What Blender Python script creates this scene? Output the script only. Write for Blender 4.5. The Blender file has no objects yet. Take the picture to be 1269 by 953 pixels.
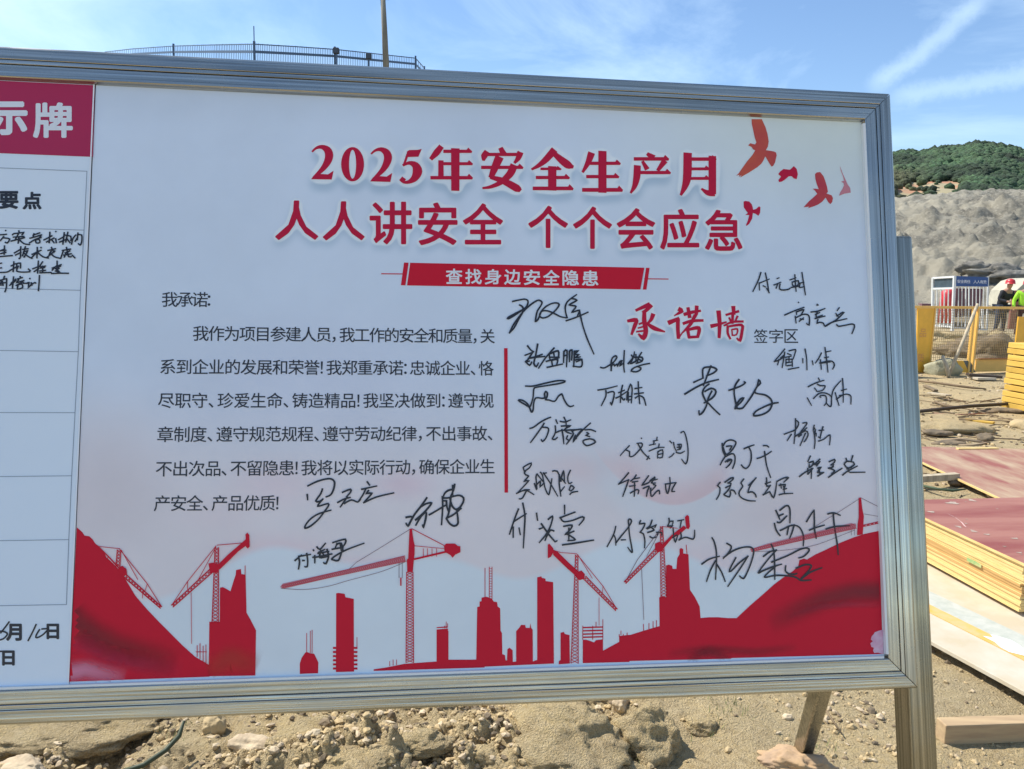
import bpy, bmesh, math, random
import numpy as np
from mathutils import Vector, Matrix, noise
random.seed(7)
SC = bpy.context.scene
COL = SC.collection
# ------------------------------------------------------------------ camera
W0, H0, F = 1269.0, 953.0, 980.0
CX, CY = W0/2, H0/2
M = np.array([[0.9997213676551675, 0.02360480996917994, 0.0],
              [0.0032871149475217337, -0.1392173482975232, 0.9902563934700587],
              [0.02337481398862622, -0.989980476009161, -0.13925614956500884]])
EYE = np.array([0, 0, 1.6])
BR = np.array([[0.9929918279629529, -0.02680286042610243, 0.11510358930881269],
               [0.11818303431031438, 0.22520170957252617, -0.967117862727609],
               [0.0, 0.9739434258100367, 0.22679110062215752]])
BO = np.array([-0.8757491213547098, 1.704560054931697, 1.9638582877680015])
cam_d = bpy.data.cameras.new('camera'); cam = bpy.data.objects.new('camera', cam_d); COL.objects.link(cam)
cam_d.sensor_width = 36.0; cam_d.lens = F/W0*36.0; cam_d.clip_start = 0.05; cam_d.clip_end = 6000
mw = Matrix.Identity(4)
for i in range(3):
    mw[i][0] = M[i][0]; mw[i][1] = -M[i][1]; mw[i][2] = -M[i][2]; mw[i][3] = EYE[i]
cam.matrix_world = mw
SC.camera = cam
# ------------------------------------------------------------------ world, sun, exposure
SUN_EL, SUN_AZ = math.radians(52), math.radians(-64)
SKY_STRENGTH = 0.12
wd = bpy.data.worlds.new("World"); SC.world = wd; wd.use_nodes = True
wn, wl = wd.node_tree.nodes, wd.node_tree.links
wn.clear()
def N(t, **k):
    n = wn.new(t)
    for a, b in k.items(): setattr(n, a, b)
    return n
w_out = N('ShaderNodeOutputWorld'); w_bg = N('ShaderNodeBackground'); wl.new(w_bg.outputs[0], w_out.inputs[0])
sky = N('ShaderNodeTexSky', sky_type='NISHITA', sun_disc=False)
sky.sun_elevation = SUN_EL; sky.sun_rotation = SUN_AZ; sky.air_density = 1.0; sky.dust_density = 0.05; sky.ozone_density = 4.5
tc = N('ShaderNodeTexCoord')
mp = N('ShaderNodeMapping'); mp.inputs['Scale'].default_value = (1.0, 1.0, 2.6); mp.inputs['Rotation'].default_value = (0.3, 0.5, 0.4)
wl.new(tc.outputs['Generated'], mp.inputs[0])
n1 = N('ShaderNodeTexNoise'); n1.inputs['Scale'].default_value = 2.6; n1.inputs['Detail'].default_value = 7; n1.inputs['Roughness'].default_value = 0.6; n1.inputs['Distortion'].default_value = 0.6
wl.new(mp.outputs[0], n1.inputs[0])
cr = N('ShaderNodeMapRange'); cr.inputs['From Min'].default_value = 0.46; cr.inputs['From Max'].default_value = 0.78; wl.new(n1.outputs[0], cr.inputs[0])
# thin cloud veil thickens towards the sun's side
dp = N('ShaderNodeVectorMath', operation='DOT_PRODUCT'); wl.new(tc.outputs['Generated'], dp.inputs[0])
dp.inputs[1].default_value = (math.sin(SUN_AZ), math.cos(SUN_AZ), 0.25)
vr = N('ShaderNodeMapRange'); vr.inputs['From Min'].default_value = 0.80; vr.inputs['From Max'].default_value = 1.10; vr.inputs['To Min'].default_value = 0.0; vr.inputs['To Max'].default_value = 0.92
wl.new(dp.outputs['Value'], vr.inputs[0])
mu = N('ShaderNodeMath', operation='MULTIPLY_ADD'); wl.new(cr.outputs[0], mu.inputs[0]); mu.inputs[1].default_value = 0.55; wl.new(vr.outputs[0], mu.inputs[2])
# a contrail-like streak: a band of the sky round a great circle
def unit(v): v = np.array(v, float); return v/np.linalg.norm(v)
def ray(px, py): return M @ np.array([(px-CX)/F, (py-CY)/F, 1.0])
def streak(p0, p1, w, amp):
    a, b = unit(ray(*p0)), unit(ray(*p1)); nrm = unit(np.cross(a, b)); mid = unit(a+b); half = float(mid @ a)
    d1 = N('ShaderNodeVectorMath', operation='DOT_PRODUCT'); wl.new(tc.outputs['Generated'], d1.inputs[0]); d1.inputs[1].default_value = tuple(nrm)
    nz = N('ShaderNodeTexNoise'); nz.inputs['Scale'].default_value = 16; nz.inputs['Detail'].default_value = 8; nz.inputs['Roughness'].default_value = 0.7; wl.new(tc.outputs['Generated'], nz.inputs[0])
    ad = N('ShaderNodeMath', operation='MULTIPLY_ADD'); wl.new(nz.outputs[0], ad.inputs[0]); ad.inputs[1].default_value = w*2.2; wl.new(d1.outputs['Value'], ad.inputs[2])
    ad2 = N('ShaderNodeMath', operation='SUBTRACT'); wl.new(ad.outputs[0], ad2.inputs[0]); ad2.inputs[1].default_value = w*1.1
    ab = N('ShaderNodeMath', operation='ABSOLUTE'); wl.new(ad2.outputs[0], ab.inputs[0])
    r1 = N('ShaderNodeMapRange', interpolation_type='SMOOTHSTEP'); r1.inputs['From Min'].default_value = w; r1.inputs['From Max'].default_value = 0.0; wl.new(ab.outputs[0], r1.inputs[0])
    d2 = N('ShaderNodeVectorMath', operation='DOT_PRODUCT'); wl.new(tc.outputs['Generated'], d2.inputs[0]); d2.inputs[1].default_value = tuple(mid)
    r2 = N('ShaderNodeMapRange', interpolation_type='SMOOTHSTEP'); r2.inputs['From Min'].default_value = half; r2.inputs['From Max'].default_value = 1-(1-half)*0.35; wl.new(d2.outputs['Value'], r2.inputs[0])
    m = N('ShaderNodeMath', operation='MULTIPLY'); wl.new(r1.outputs[0], m.inputs[0]); wl.new(r2.outputs[0], m.inputs[1])
    m2 = N('ShaderNodeMath', operation='MULTIPLY'); wl.new(m.outputs[0], m2.inputs[0]); m2.inputs[1].default_value = amp
    return m2
s1 = streak((1070, 118), (1235, -10), 0.016, 0.30)
s2 = streak((1090, 125), (1330, 75), 0.016, 0.26)
a1 = N('ShaderNodeMath', operation='ADD'); wl.new(s1.outputs[0], a1.inputs[0]); wl.new(s2.outputs[0], a1.inputs[1])
a2 = N('ShaderNodeMath', operation='ADD', use_clamp=True); wl.new(mu.outputs[0], a2.inputs[0]); wl.new(a1.outputs[0], a2.inputs[1])
mx = N('ShaderNodeMix', data_type='RGBA'); wl.new(a2.outputs[0], mx.inputs['Factor'])
wl.new(sky.outputs[0], mx.inputs['A']); mx.inputs['B'].default_value = (6.0, 7.6, 8.8, 1)
wl.new(mx.outputs['Result'], w_bg.inputs['Color']); w_bg.inputs['Strength'].default_value = SKY_STRENGTH
sun_d = bpy.data.lights.new('sun', 'SUN'); sun = bpy.data.objects.new('sun', sun_d); COL.objects.link(sun)
sun_d.energy = 4.3; sun_d.angle = math.radians(0.5); sun_d.color = (1.0, 0.95, 0.86)
sdir = Vector((math.sin(SUN_AZ)*math.cos(SUN_EL), math.cos(SUN_AZ)*math.cos(SUN_EL), math.sin(SUN_EL)))
sun.rotation_euler = sdir.to_track_quat('Z', 'Y').to_euler(); sun.location = (-20, 20, 30)
SC.view_settings.view_transform = 'Standard'; SC.view_settings.look = 'None'; SC.view_settings.exposure = 0.58; SC.view_settings.gamma = 1.0
SC.cycles.max_bounces = 6; SC.cycles.transparent_max_bounces = 12
# ------------------------------------------------------------------ helpers
def P(px, py, depth):                       # point on a pixel's ray at forward depth (metres)
    r = ray(px, py); return Vector(EYE + r*(depth/r[1]))
def G(px, py, z=0.0):
    r = ray(px, py); return Vector(EYE + r*((z-1.6)/r[2]))
BN = BR[:, 2]
def B(px, py, off=0.0):                     # pixel -> board-local coordinates
    d = ray(px, py); o = BO + BN*off; t = ((o-EYE) @ BN)/(d @ BN); q = EYE + t*d - o
    return (float(q @ BR[:, 0]), float(q @ BR[:, 1]))
def tag(o, label=None, cat=None, group=None, kind=None):
    if label: o['label'] = label
    if cat: o['category'] = cat
    if group: o['group'] = group
    if kind: o['kind'] = kind
    return o
def empty(name, loc=(0, 0, 0), rot=(0, 0, 0), label=None, cat=None, group=None):
    o = bpy.data.objects.new(name, None); COL.objects.link(o); o.location = loc; o.rotation_euler = rot; o.empty_display_size = 0.1
    return tag(o, label, cat, group)
def mesh(name, vs, fs, mat, parent=None, smooth=False, mats=None, fmat=None):
    me = bpy.data.meshes.new(name); me.from_pydata([tuple(v) for v in vs], [], fs); me.validate()
    for m_ in (mats or [mat]): me.materials.append(m_)
    if fmat and len(fmat) == len(me.polygons): me.polygons.foreach_set('material_index', fmat)
    if smooth: me.polygons.foreach_set('use_smooth', [True]*len(me.polygons))
    me.update()
    o = bpy.data.objects.new(name, me); COL.objects.link(o)
    if parent: o.parent = parent
    return o
class MB:
    def __init__(s): s.v = []; s.f = []
    def add(s, vs, fs):
        b = len(s.v); s.v += [tuple(v) for v in vs]; s.f += [[b+i for i in f] for f in fs]
    def box(s, c, size, rz=0, R=None, bev=0):
        hx, hy, hz = size[0]/2, size[1]/2, size[2]/2
        vs = [Vector((x, y, z)) for z in (-hz, hz) for y in (-hy, hy) for x in (-hx, hx)]
        if R is None: R = Matrix.Rotation(rz, 3, 'Z')
        s.add([R @ v + Vector(c) for v in vs], [(0, 2, 3, 1), (4, 5, 7, 6), (0, 1, 5, 4), (2, 6, 7, 3), (0, 4, 6, 2), (1, 3, 7, 5)])
    def bar(s, a, b, w, h=None, up=(0, 0, 1)):
        a, b = Vector(a), Vector(b); d = b-a; L = d.length; d.normalize(); u = Vector(up)
        if abs(d.dot(u)) > 0.97: u = Vector((0, 1, 0))
        x = d.cross(u).normalized(); y = x.cross(d).normalized()
        R = Matrix((x, y, d)).transposed(); s.box((a+b)/2, (w, h or w, L), R=R)
    def tube(s, pts, r, n=8, cap=True):
        pts = [Vector(p) for p in pts]; rr = r if isinstance(r, (list, tuple)) else [r]*len(pts); rings = []; x0 = None
        for i, p in enumerate(pts):
            d = (pts[min(i+1, len(pts)-1)]-pts[max(i-1, 0)]).normalized()
            if x0 is None: x0 = d.orthogonal()
            x = (x0 - d*x0.dot(d)).normalized(); y = d.cross(x); x0 = x
            rings.append([p + (x*math.cos(2*math.pi*k/n)+y*math.sin(2*math.pi*k/n))*rr[i] for k in range(n)])
        b = len(s.v)
        for r_ in rings: s.v += [tuple(q) for q in r_]
        for i in range(len(pts)-1):
            for k in range(n):
                s.f.append([b+i*n+k, b+i*n+(k+1) % n, b+(i+1)*n+(k+1) % n, b+(i+1)*n+k])
        if cap: s.f.append([b+k for k in range(n)][::-1]); s.f.append([b+(len(pts)-1)*n+k for k in range(n)])
    def build(s, name, mat, parent=None, smooth=False): return mesh(name, s.v, s.f, mat, parent, smooth)
def bevel(o, w, seg=2):
    m = o.modifiers.new('bevel', 'BEVEL'); m.width = w; m.segments = seg; m.limit_method = 'ANGLE'; return o
# ------------------------------------------------------------------ materials
MATS = {}
def mat(name, col, rough=0.6, metal=0.0, var=0.0, scale=6.0, bump=0.0, bscale=40.0, col2=None, stretch=(1, 1, 1), spec=0.5, attr=None, detail=5, thr=(0.35, 0.65)):
    if name in MATS: return MATS[name]
    m = bpy.data.materials.new(name); m.use_nodes = True; nt = m.node_tree; n, l = nt.nodes, nt.links
    b = n['Principled BSDF']; b.inputs['Roughness'].default_value = rough; b.inputs['Metallic'].default_value = metal; b.inputs['Specular IOR Level'].default_value = spec
    b.inputs['Base Color'].default_value = (*col, 1)
    tcn = n.new('ShaderNodeTexCoord'); mpn = n.new('ShaderNodeMapping'); mpn.inputs['Scale'].default_value = stretch; l.new(tcn.outputs['Object'], mpn.inputs[0])
    src = None
    if attr:
        at = n.new('ShaderNodeAttribute'); at.attribute_name = attr; src = at.outputs['Color']
    if var > 0 or col2:
        nz = n.new('ShaderNodeTexNoise'); nz.inputs['Scale'].default_value = scale; nz.inputs['Detail'].default_value = detail; nz.inputs['Roughness'].default_value = 0.6; l.new(mpn.outputs[0], nz.inputs[0])
        mr = n.new('ShaderNodeMapRange'); mr.inputs['From Min'].default_value = thr[0]; mr.inputs['From Max'].default_value = thr[1]; l.new(nz.outputs[0], mr.inputs[0])
        mxn = n.new('ShaderNodeMix'); mxn.data_type = 'RGBA'; l.new(mr.outputs[0], mxn.inputs['Factor'])
        if src: 
            ml = n.new('ShaderNodeMix'); ml.data_type = 'RGBA'; ml.blend_type = 'MULTIPLY'; ml.inputs['Factor'].default_value = 1
            l.new(src, ml.inputs['A']); mxn.inputs['A'].default_value = (1-var, 1-var, 1-var, 1); mxn.inputs['B'].default_value = (1, 1, 1, 1); l.new(mxn.outputs['Result'], ml.inputs['B']); src = ml.outputs['Result']
        else:
            c2 = col2 or tuple(c*(1-var) for c in col)
            mxn.inputs['A'].default_value = (*c2, 1); mxn.inputs['B'].default_value = (*col, 1); src = mxn.outputs['Result']
    if src: l.new(src, b.inputs['Base Color'])
    if bump > 0:
        nb = n.new('ShaderNodeTexNoise'); nb.inputs['Scale'].default_value = bscale; nb.inputs['Detail'].default_value = 6; l.new(mpn.outputs[0], nb.inputs[0])
        bp = n.new('ShaderNodeBump'); bp.inputs['Strength'].default_value = 1.0; bp.inputs['Distance'].default_value = bump; l.new(nb.outputs[0], bp.inputs['Height']); l.new(bp.outputs[0], b.inputs['Normal'])
    MATS[name] = m; return m
RED = (0.64, 0.010, 0.034)
m_red = mat('print_red', RED, 0.5, spec=0.2)
m_redl = mat('print_headline_red', (0.56, 0.010, 0.05), 0.5, spec=0.2)
m_pink = mat('print_pale_pink', (0.62, 0.22, 0.26), 0.4)
m_orange = mat('print_orange_red', (0.62, 0.10, 0.035), 0.4, col2=(0.52, 0.03, 0.05), scale=6)
m_ink = mat('print_black', (0.022, 0.024, 0.035), 0.4)
m_pen = mat('marker_ink', (0.012, 0.013, 0.022), 0.35)
m_greyln = mat('print_grey_line', (0.25, 0.30, 0.38), 0.4)
m_cable = mat('print_dark_line', (0.20, 0.09, 0.12), 0.4)
m_white = mat('print_white', (0.80, 0.82, 0.85), 0.4)
m_print = mat('print_artwork', (1, 1, 1), 0.38, attr='Col', var=0.07, scale=3, bump=0.0012, bscale=3.2)
m_left = mat('print_left_panel', (0.78, 0.86, 0.95), 0.38, col2=(0.75, 0.84, 0.94), scale=1.5, bump=0.001, bscale=3.2)
# ---- stainless steel with drawn lines along the bar
def steel(name, axis):
    m = bpy.data.materials.new(name); m.use_nodes = True; nt = m.node_tree; n, l = nt.nodes, nt.links; b = n['Principled BSDF']
    b.inputs['Metallic'].default_value = 1.0
    t = n.new('ShaderNodeTexCoord'); mp_ = n.new('ShaderNodeMapping'); s = [95, 95, 95]; s[axis] = 0.9; mp_.inputs['Scale'].default_value = s; l.new(t.outputs['Object'], mp_.inputs[0])
    a = n.new('ShaderNodeTexNoise'); a.inputs['Scale'].default_value = 2.2; a.inputs['Detail'].default_value = 5; l.new(mp_.outputs[0], a.inputs[0])
    c = n.new('ShaderNodeTexNoise'); c.inputs['Scale'].default_value = 7; c.inputs['Detail'].default_value = 6; l.new(t.outputs['Object'], c.inputs[0])
    r = n.new('ShaderNodeMapRange'); r.inputs['From Min'].default_value = 0.3; r.inputs['From Max'].default_value = 0.7; r.inputs['To Min'].default_value = 0.12; r.inputs['To Max'].default_value = 0.34; l.new(c.outputs[0], r.inputs[0]); l.new(r.outputs[0], b.inputs['Roughness'])
    x = n.new('ShaderNodeMix'); x.data_type = 'RGBA'; cc_ = n.new('ShaderNodeMapRange'); cc_.inputs['From Min'].default_value = 0.25; cc_.inputs['From Max'].default_value = 0.72; l.new(a.outputs[0], cc_.inputs[0]); l.new(cc_.outputs[0], x.inputs['Factor']); x.inputs['A'].default_value = (0.22, 0.22, 0.20, 1); x.inputs['B'].default_value = (0.62, 0.605, 0.55, 1)
    l.new(x.outputs['Result'], b.inputs['Base Color'])
    bp = n.new('ShaderNodeBump'); bp.inputs['Distance'].default_value = 0.0012; bp.inputs['Strength'].default_value = 0.6; l.new(a.outputs[0], bp.inputs['Height']); l.new(bp.outputs[0], b.inputs['Normal'])
    MATS[name] = m; return m
m_steel_h, m_steel_v = steel('brushed_stainless_steel', 0), steel('brushed_stainless_steel_upright', 1)
m_steel_p = steel('dull_stainless_steel_leg', 1)
for n_s in m_steel_p.node_tree.nodes:
    if n_s.type == 'MIX': n_s.inputs['A'].default_value = (0.12, 0.12, 0.10, 1); n_s.inputs['B'].default_value = (0.46, 0.44, 0.38, 1)
# ------------------------------------------------------------------ terrain
def az_of(px): r = ray(px, 352); return math.atan2(r[0], r[1])
TB_px = [-1200, -500, 0, 128, 215, 315, 415, 525, 560, 700, 900, 1080, 1105, 1130, 1160, 1185, 1215, 1245, 1269, 1400, 2000]
TB_y = [200, 150, 110, 100, 100, 101, 102, 102, 130, 200, 232, 249, 247.5, 245.5, 243, 241, 239, 237, 236.5, 238, 250]
TB_d = [60, 60, 60, 60, 52, 46, 49, 54, 56, 60, 62, 64, 64, 64, 64, 64, 64, 64, 64, 66, 70]
TA = [az_of(p) for p in TB_px]; TZ = [P(p, y, d)[2] for p, y, d in zip(TB_px, TB_y, TB_d)]; TR = [math.hypot(*P(p, y, d)[:2]) for p, y, d in zip(TB_px, TB_y, TB_d)]
def vor(x, y, z): d_ = noise.voronoi(Vector((x, y, z)))[0]; return min(0.5, d_[1]-d_[0])
def fbm(x, y, z, o=5, h=0.9): return noise.fractal(Vector((x, y, z)), h, 2.0, o, noise_basis='PERLIN_ORIGINAL')
ROCKY = 0
def height(x, y, fine=True):
    r = math.hypot(x, y); a = math.atan2(x, y)
    zc = float(np.interp(a, TA, TZ)); rc = float(np.interp(a, TA, TR))
    side = max(0.0, 1-max(0, abs(a)-1.0)/0.5)
    toe = 33.0
    h = 0.0
    if r > toe:
        t = min(1.0, (r-toe)/(rc-toe)); prof = t**0.85
        h = zc*prof*side
        rough = math.sin(math.pi*min(t, 1))**0.6 if t < 1 else 0.0
        if r < rc+2: h += rough*(0.9*fbm(x*0.12, y*0.12, 3, 6) + 0.55*abs(fbm(x*0.6, y*0.6, 9, 5)) + 0.22*abs(fbm(x*1.9, y*1.9, 4, 4)) + (0.9*vor(x*0.33+0.5*fbm(x*.4, y*.4, 2, 2), y*0.33, 3) + 0.55*vor(x*1.05, y*1.05, 6) if abs(a) < 0.8 else 0))
        if 0.9 < t: h += 0.25*abs(fbm(x*0.7, y*0.7, 1, 4))*side
    if fine and r < 34:
        # smooth worked earth with rubble under and behind the board
        rb = max(0.0, min(1.0, (1.0-x)/0.7)) * max(0.0, min(1.0, (r-1.9)/0.4)) * max(0.0, min(1, (7-r)/3))
        h += 0.012*fbm(x*3.1, y*3.1, 0, 5) + 0.05*fbm(x*0.5, y*0.5, 5, 3)*min(1, max(0, (r-4)/4))
        if 1.2 < y < 9:
            n_ = fbm(x*1.5+3, y*1.5, 2, 4); n2 = abs(fbm(x*5, y*5, 7, 5)); n3 = noise.cell(Vector((x*9, y*9, 0)))
            m_ = max(0.0, min(1.0, 0.5+fbm(x*1.1+7, y*1.7, 11, 3)*1.6))
            h += rb*(0.12*n_ + m_*(0.10*n2 + 0.030*abs(fbm(x*13, y*13, 4, 4))) + 0.018*abs(fbm(x*8, y*8, 8, 5)) + (0.30+m_)*(0.050*vor(x*5.5+fbm(x*3, y*3, 1, 2)*.6, y*5.5, 1)+0.028*vor(x*15, y*15, 2)+0.012*vor(x*34, y*34, 3) if r < 4.2 and abs(a) < 0.85 else 0)) + 0.005*abs(fbm(x*22, y*22, 6, 3))
        if 12 < r < 32: h += 0.25*max(0, fbm(x*0.25+2, y*0.25, 8, 5))*min(1, (r-16)/4 if r > 16 else 0)
    return h
def grid_mesh(name, rs, azs, mat_, hf, closed=False):
    vs = []; nr, na = len(rs), len(azs)
    for r in rs:
        for a in azs:
            x, y = r*math.sin(a), r*math.cos(a); vs.append((x, y, hf(x, y)))
    fs = []
    for i in range(nr-1):
        for j in range(na-1 + (1 if closed else 0)):
            j2 = (j+1) % na; fs.append((i*na+j, i*na+j2, (i+1)*na+j2, (i+1)*na+j))
    return mesh(name, vs, fs, mat_, smooth=True)
# earth: tan sand with grey gravelly patches
def earth_mat():
    m = bpy.data.materials.new('sandy_earth'); m.use_nodes = True; nt = m.node_tree; n, l = nt.nodes, nt.links; b = n['Principled BSDF']; b.inputs['Roughness'].default_value = 0.95; b.inputs['Specular IOR Level'].default_value = 0.15
    t = n.new('ShaderNodeTexCoord')
    def nz(s, d=6, dist=0.0):
        q = n.new('ShaderNodeTexNoise'); q.inputs['Scale'].default_value = s; q.inputs['Detail'].default_value = d; q.inputs['Roughness'].default_value = 0.65; q.inputs['Distortion'].default_value = dist; l.new(t.outputs['Object'], q.inputs[0]); return q.outputs[0]
    def mr(s, a, c):
        q = n.new('ShaderNodeMapRange'); q.inputs['From Min'].default_value = a; q.inputs['From Max'].default_value = c; l.new(s, q.inputs[0]); return q.outputs[0]
    def mixc(f, a, c):
        q = n.new('ShaderNodeMix'); q.data_type = 'RGBA'; l.new(f, q.inputs['Factor'])
        for k, v in (('A', a), ('B', c)):
            if isinstance(v, tuple): q.inputs[k].default_value = (*v, 1)
            else: l.new(v, q.inputs[k])
        return q.outputs['Result']
    c = mixc(mr(nz(1.6, 6, 0.4), 0.42, 0.60), (0.66, 0.50, 0.255), (0.56, 0.445, 0.26))
    c = mixc(mr(nz(9, 7), 0.45, 0.70), c, (0.46, 0.345, 0.19))
    c = mixc(mr(nz(28, 8), 0.52, 0.66), c, (0.42, 0.32, 0.18))
    c = mixc(mr(nz(60, 5), 0.40, 0.80), c, (0.72, 0.58, 0.36))
    c = mixc(mr(nz(150, 3), 0.58, 0.72), c, (0.26, 0.20, 0.13))
    l.new(c, b.inputs['Base Color'])
    ad = n.new('ShaderNodeMath'); ad.operation = 'MULTIPLY_ADD'; l.new(nz(35, 8), ad.inputs[0]); ad.inputs[1].default_value = 1.0; l.new(mr(nz(140, 4), 0.3, 0.7), ad.inputs[2])
    bp = n.new('ShaderNodeBump'); bp.inputs['Distance'].default_value = 0.010; l.new(ad.outputs[0], bp.inputs['Height']); l.new(bp.outputs[0], b.inputs['Normal'])
    # the quarry face beyond the yard is grey blasted rock: chosen by distance from the yard's middle
    sp = n.new('ShaderNodeVectorMath'); sp.operation = 'LENGTH'; l.new(t.outputs['Object'], sp.inputs[0])
    mask = mr(sp.outputs['Value'], 30, 35)
    mpp = n.new('ShaderNodeMapping'); mpp.inputs['Scale'].default_value = (1, 1, 1.6); mpp.inputs['Rotation'].default_value = (0.5, 0.6, 0.3); l.new(t.outputs['Object'], mpp.inputs[0])
    q = n.new('ShaderNodeTexNoise'); q.inputs['Scale'].default_value = 0.28; q.inputs['Detail'].default_value = 9; q.inputs['Roughness'].default_value = 0.68; q.inputs['Distortion'].default_value = 0.7; l.new(mpp.outputs[0], q.inputs[0])
    g = mixc(mr(q.outputs[0], 0.36, 0.66), (0.22, 0.205, 0.165), (0.40, 0.37, 0.295))
    q2 = n.new('ShaderNodeTexNoise'); q2.inputs['Scale'].default_value = 3.4; q2.inputs['Detail'].default_value = 8; q2.inputs['Roughness'].default_value = 0.75; l.new(mpp.outputs[0], q2.inputs[0])
    g = mixc(mr(q2.outputs[0], 0.50, 0.68), g, (0.15, 0.14, 0.12))
    q3 = n.new('ShaderNodeTexNoise'); q3.inputs['Scale'].default_value = 5.5; q3.inputs['Detail'].default_value = 5; l.new(mpp.outputs[0], q3.inputs[0]); g = mixc(mr(q3.outputs[0], 0.55, 0.72), g, (0.46, 0.42, 0.34))
    g = mixc(mr(nz(0.09, 3), 0.50, 0.62), g, (0.44, 0.40, 0.31))
    l.new(mixc(mask, c, g), b.inputs['Base Color'])
    b2 = n.new('ShaderNodeBump'); b2.inputs['Distance'].default_value = 0.22; b2.inputs['Strength'].default_value = 0.8; l.new(q2.outputs[0], b2.inputs['Height']); l.new(bp.outputs[0], b2.inputs['Normal'])
    mv = n.new('ShaderNodeMath'); mv.operation = 'MULTIPLY'; l.new(mask, mv.inputs[0]); mv.inputs[1].default_value = 0.8; l.new(mv.outputs[0], b2.inputs['Strength'])
    l.new(b2.outputs[0], b.inputs['Normal'])
    return m
m_earth = earth_mat()
rs = list(np.arange(0.25, 1.9, 0.15)) + list(np.arange(1.9, 3.4, 0.0078))
while rs[-1] < 32: rs.append(rs[-1]*1.013)
while rs[-1] < 85: rs.append(rs[-1]+0.30)
while rs[-1] < 4000: rs.append(rs[-1]*1.25)
azs = list(np.radians(np.arange(-42, 36, 0.17))) + list(np.radians(np.arange(36, 318, 4.0)))
ground = grid_mesh('ground', [0.0001]+rs, azs, m_earth, height, closed=True)
tag(ground, kind='structure', label='sandy construction yard rising to a grey quarry face')
# wooded hill behind the quarry
HP = [900, 1000, 1080, 1105, 1128, 1150, 1175, 1188, 1194, 1215, 1235, 1247, 1269, 1330, 1500, 1800]
HY = [250, 215, 192, 186.5, 188.5, 182.5, 181, 177.5, 176.5, 179, 181.5, 186, 188, 186, 200, 230]
HA = [az_of(p) for p in HP]; HZ = [P(p, y+2.5, 230)[2] for p, y in zip(HP, HY)]; HR = 250
def hill_h(x, y):
    r = math.hypot(x, y); a = math.atan2(x, y); zc = float(np.interp(a, HA, HZ)); rc = 230/math.cos(a)
    t = max(0, min(1, (r-95)/(rc-95))); z = 6.0+(zc-6.0)*(t**1.15) + 1.6*fbm(x*0.04, y*0.04, 0, 4)*math.sin(math.pi*t)
    if r > rc: z -= (r-rc)*0.35
    return z
m_hill = mat('hill_soil', (0.42, 0.20, 0.11), 0.95, col2=(0.34, 0.29, 0.17), scale=0.12, thr=(0.42, 0.58))
hill = grid_mesh('hill', list(np.arange(90, 330, 4.0)), list(np.linspace(az_of(900), az_of(1800), 120)), m_hill, hill_h)
tag(hill, kind='structure', label='green wooded hill behind the quarry')
ico = bmesh.new(); bmesh.ops.create_icosphere(ico, subdivisions=2, radius=1); ico_v = [v.co.copy() for v in ico.verts]; ico_f = [[v.index for v in f.verts] for f in ico.faces]; ico.free()
ico1 = bmesh.new(); bmesh.ops.create_icosphere(ico1, subdivisions=1, radius=1); i1_v = [v.co.copy() for v in ico1.verts]; i1_f = [[v.index for v in f.verts] for f in ico1.faces]; ico1.free()
def wood():
    V, Fc, C = [], [], []
    a0, a1 = az_of(1060), az_of(1330); n_ = 0
    while n_ < 12500:
        a = random.uniform(a0, a1); rr = random.uniform(110, 274); x, y = rr*math.sin(a), rr*math.cos(a); z = hill_h(x, y)
        # screen position decides only where the landslip scar lies on the hillside
        q = M.T @ (np.array([x, y, z+0.8])-EYE); px = CX+F*q[0]/q[2]; py = CY+F*q[1]/q[2]
        if py > 250: n_ += 0.25; continue
        sc_ = 1.0
        if 1108 < px < 1194 and -8 < py-(230-(px-1112)*0.04)+3.5*noise.noise(Vector((px*0.11, 0, 0))) < 19 and random.random() < 0.97: continue
        n_ += 1
        s = random.uniform(0.45, 1.2)*sc_; sh = random.uniform(0.6, 1.0)
        yel = max(0, min(1, (1160-px)/60))*max(0, min(1, (py-205)/12))
        g = random.uniform(0.6, 1.25)*(1+1.1*noise.noise(Vector((x*0.05, y*0.05, z*0.12)))); base = Vector((0.052, 0.108, 0.046)).lerp(Vector((0.17, 0.16, 0.07)), yel*0.8+random.random()*0.12)
        b = len(V)
        for v in i1_v:
            d = 1+0.45*noise.noise(v*1.7+Vector((x, y, z)))
            V.append((x+v.x*s*d, y+v.y*s*d, z+0.45*s+v.z*s*sh*d)); C.append((base.x*g, base.y*g, base.z*g, 1))
        Fc += [[b+i for i in f] for f in i1_f]
    m_ = mat('hill_foliage', (0.06, 0.11, 0.04), 0.9, attr='Col', var=0.55, scale=1.6, bump=0.5, bscale=3.0)
    o = mesh('hillside_wood', V, Fc, m_, smooth=True)
    ca = o.data.color_attributes.new('Col', 'FLOAT_COLOR', 'POINT'); ca.data.foreach_set('color', np.array(C, dtype=np.float32).ravel())
    tag(o, 'dense green scrub and trees covering the hill above the quarry', 'woodland', kind='stuff')
wood()
exec_parts = True
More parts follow.
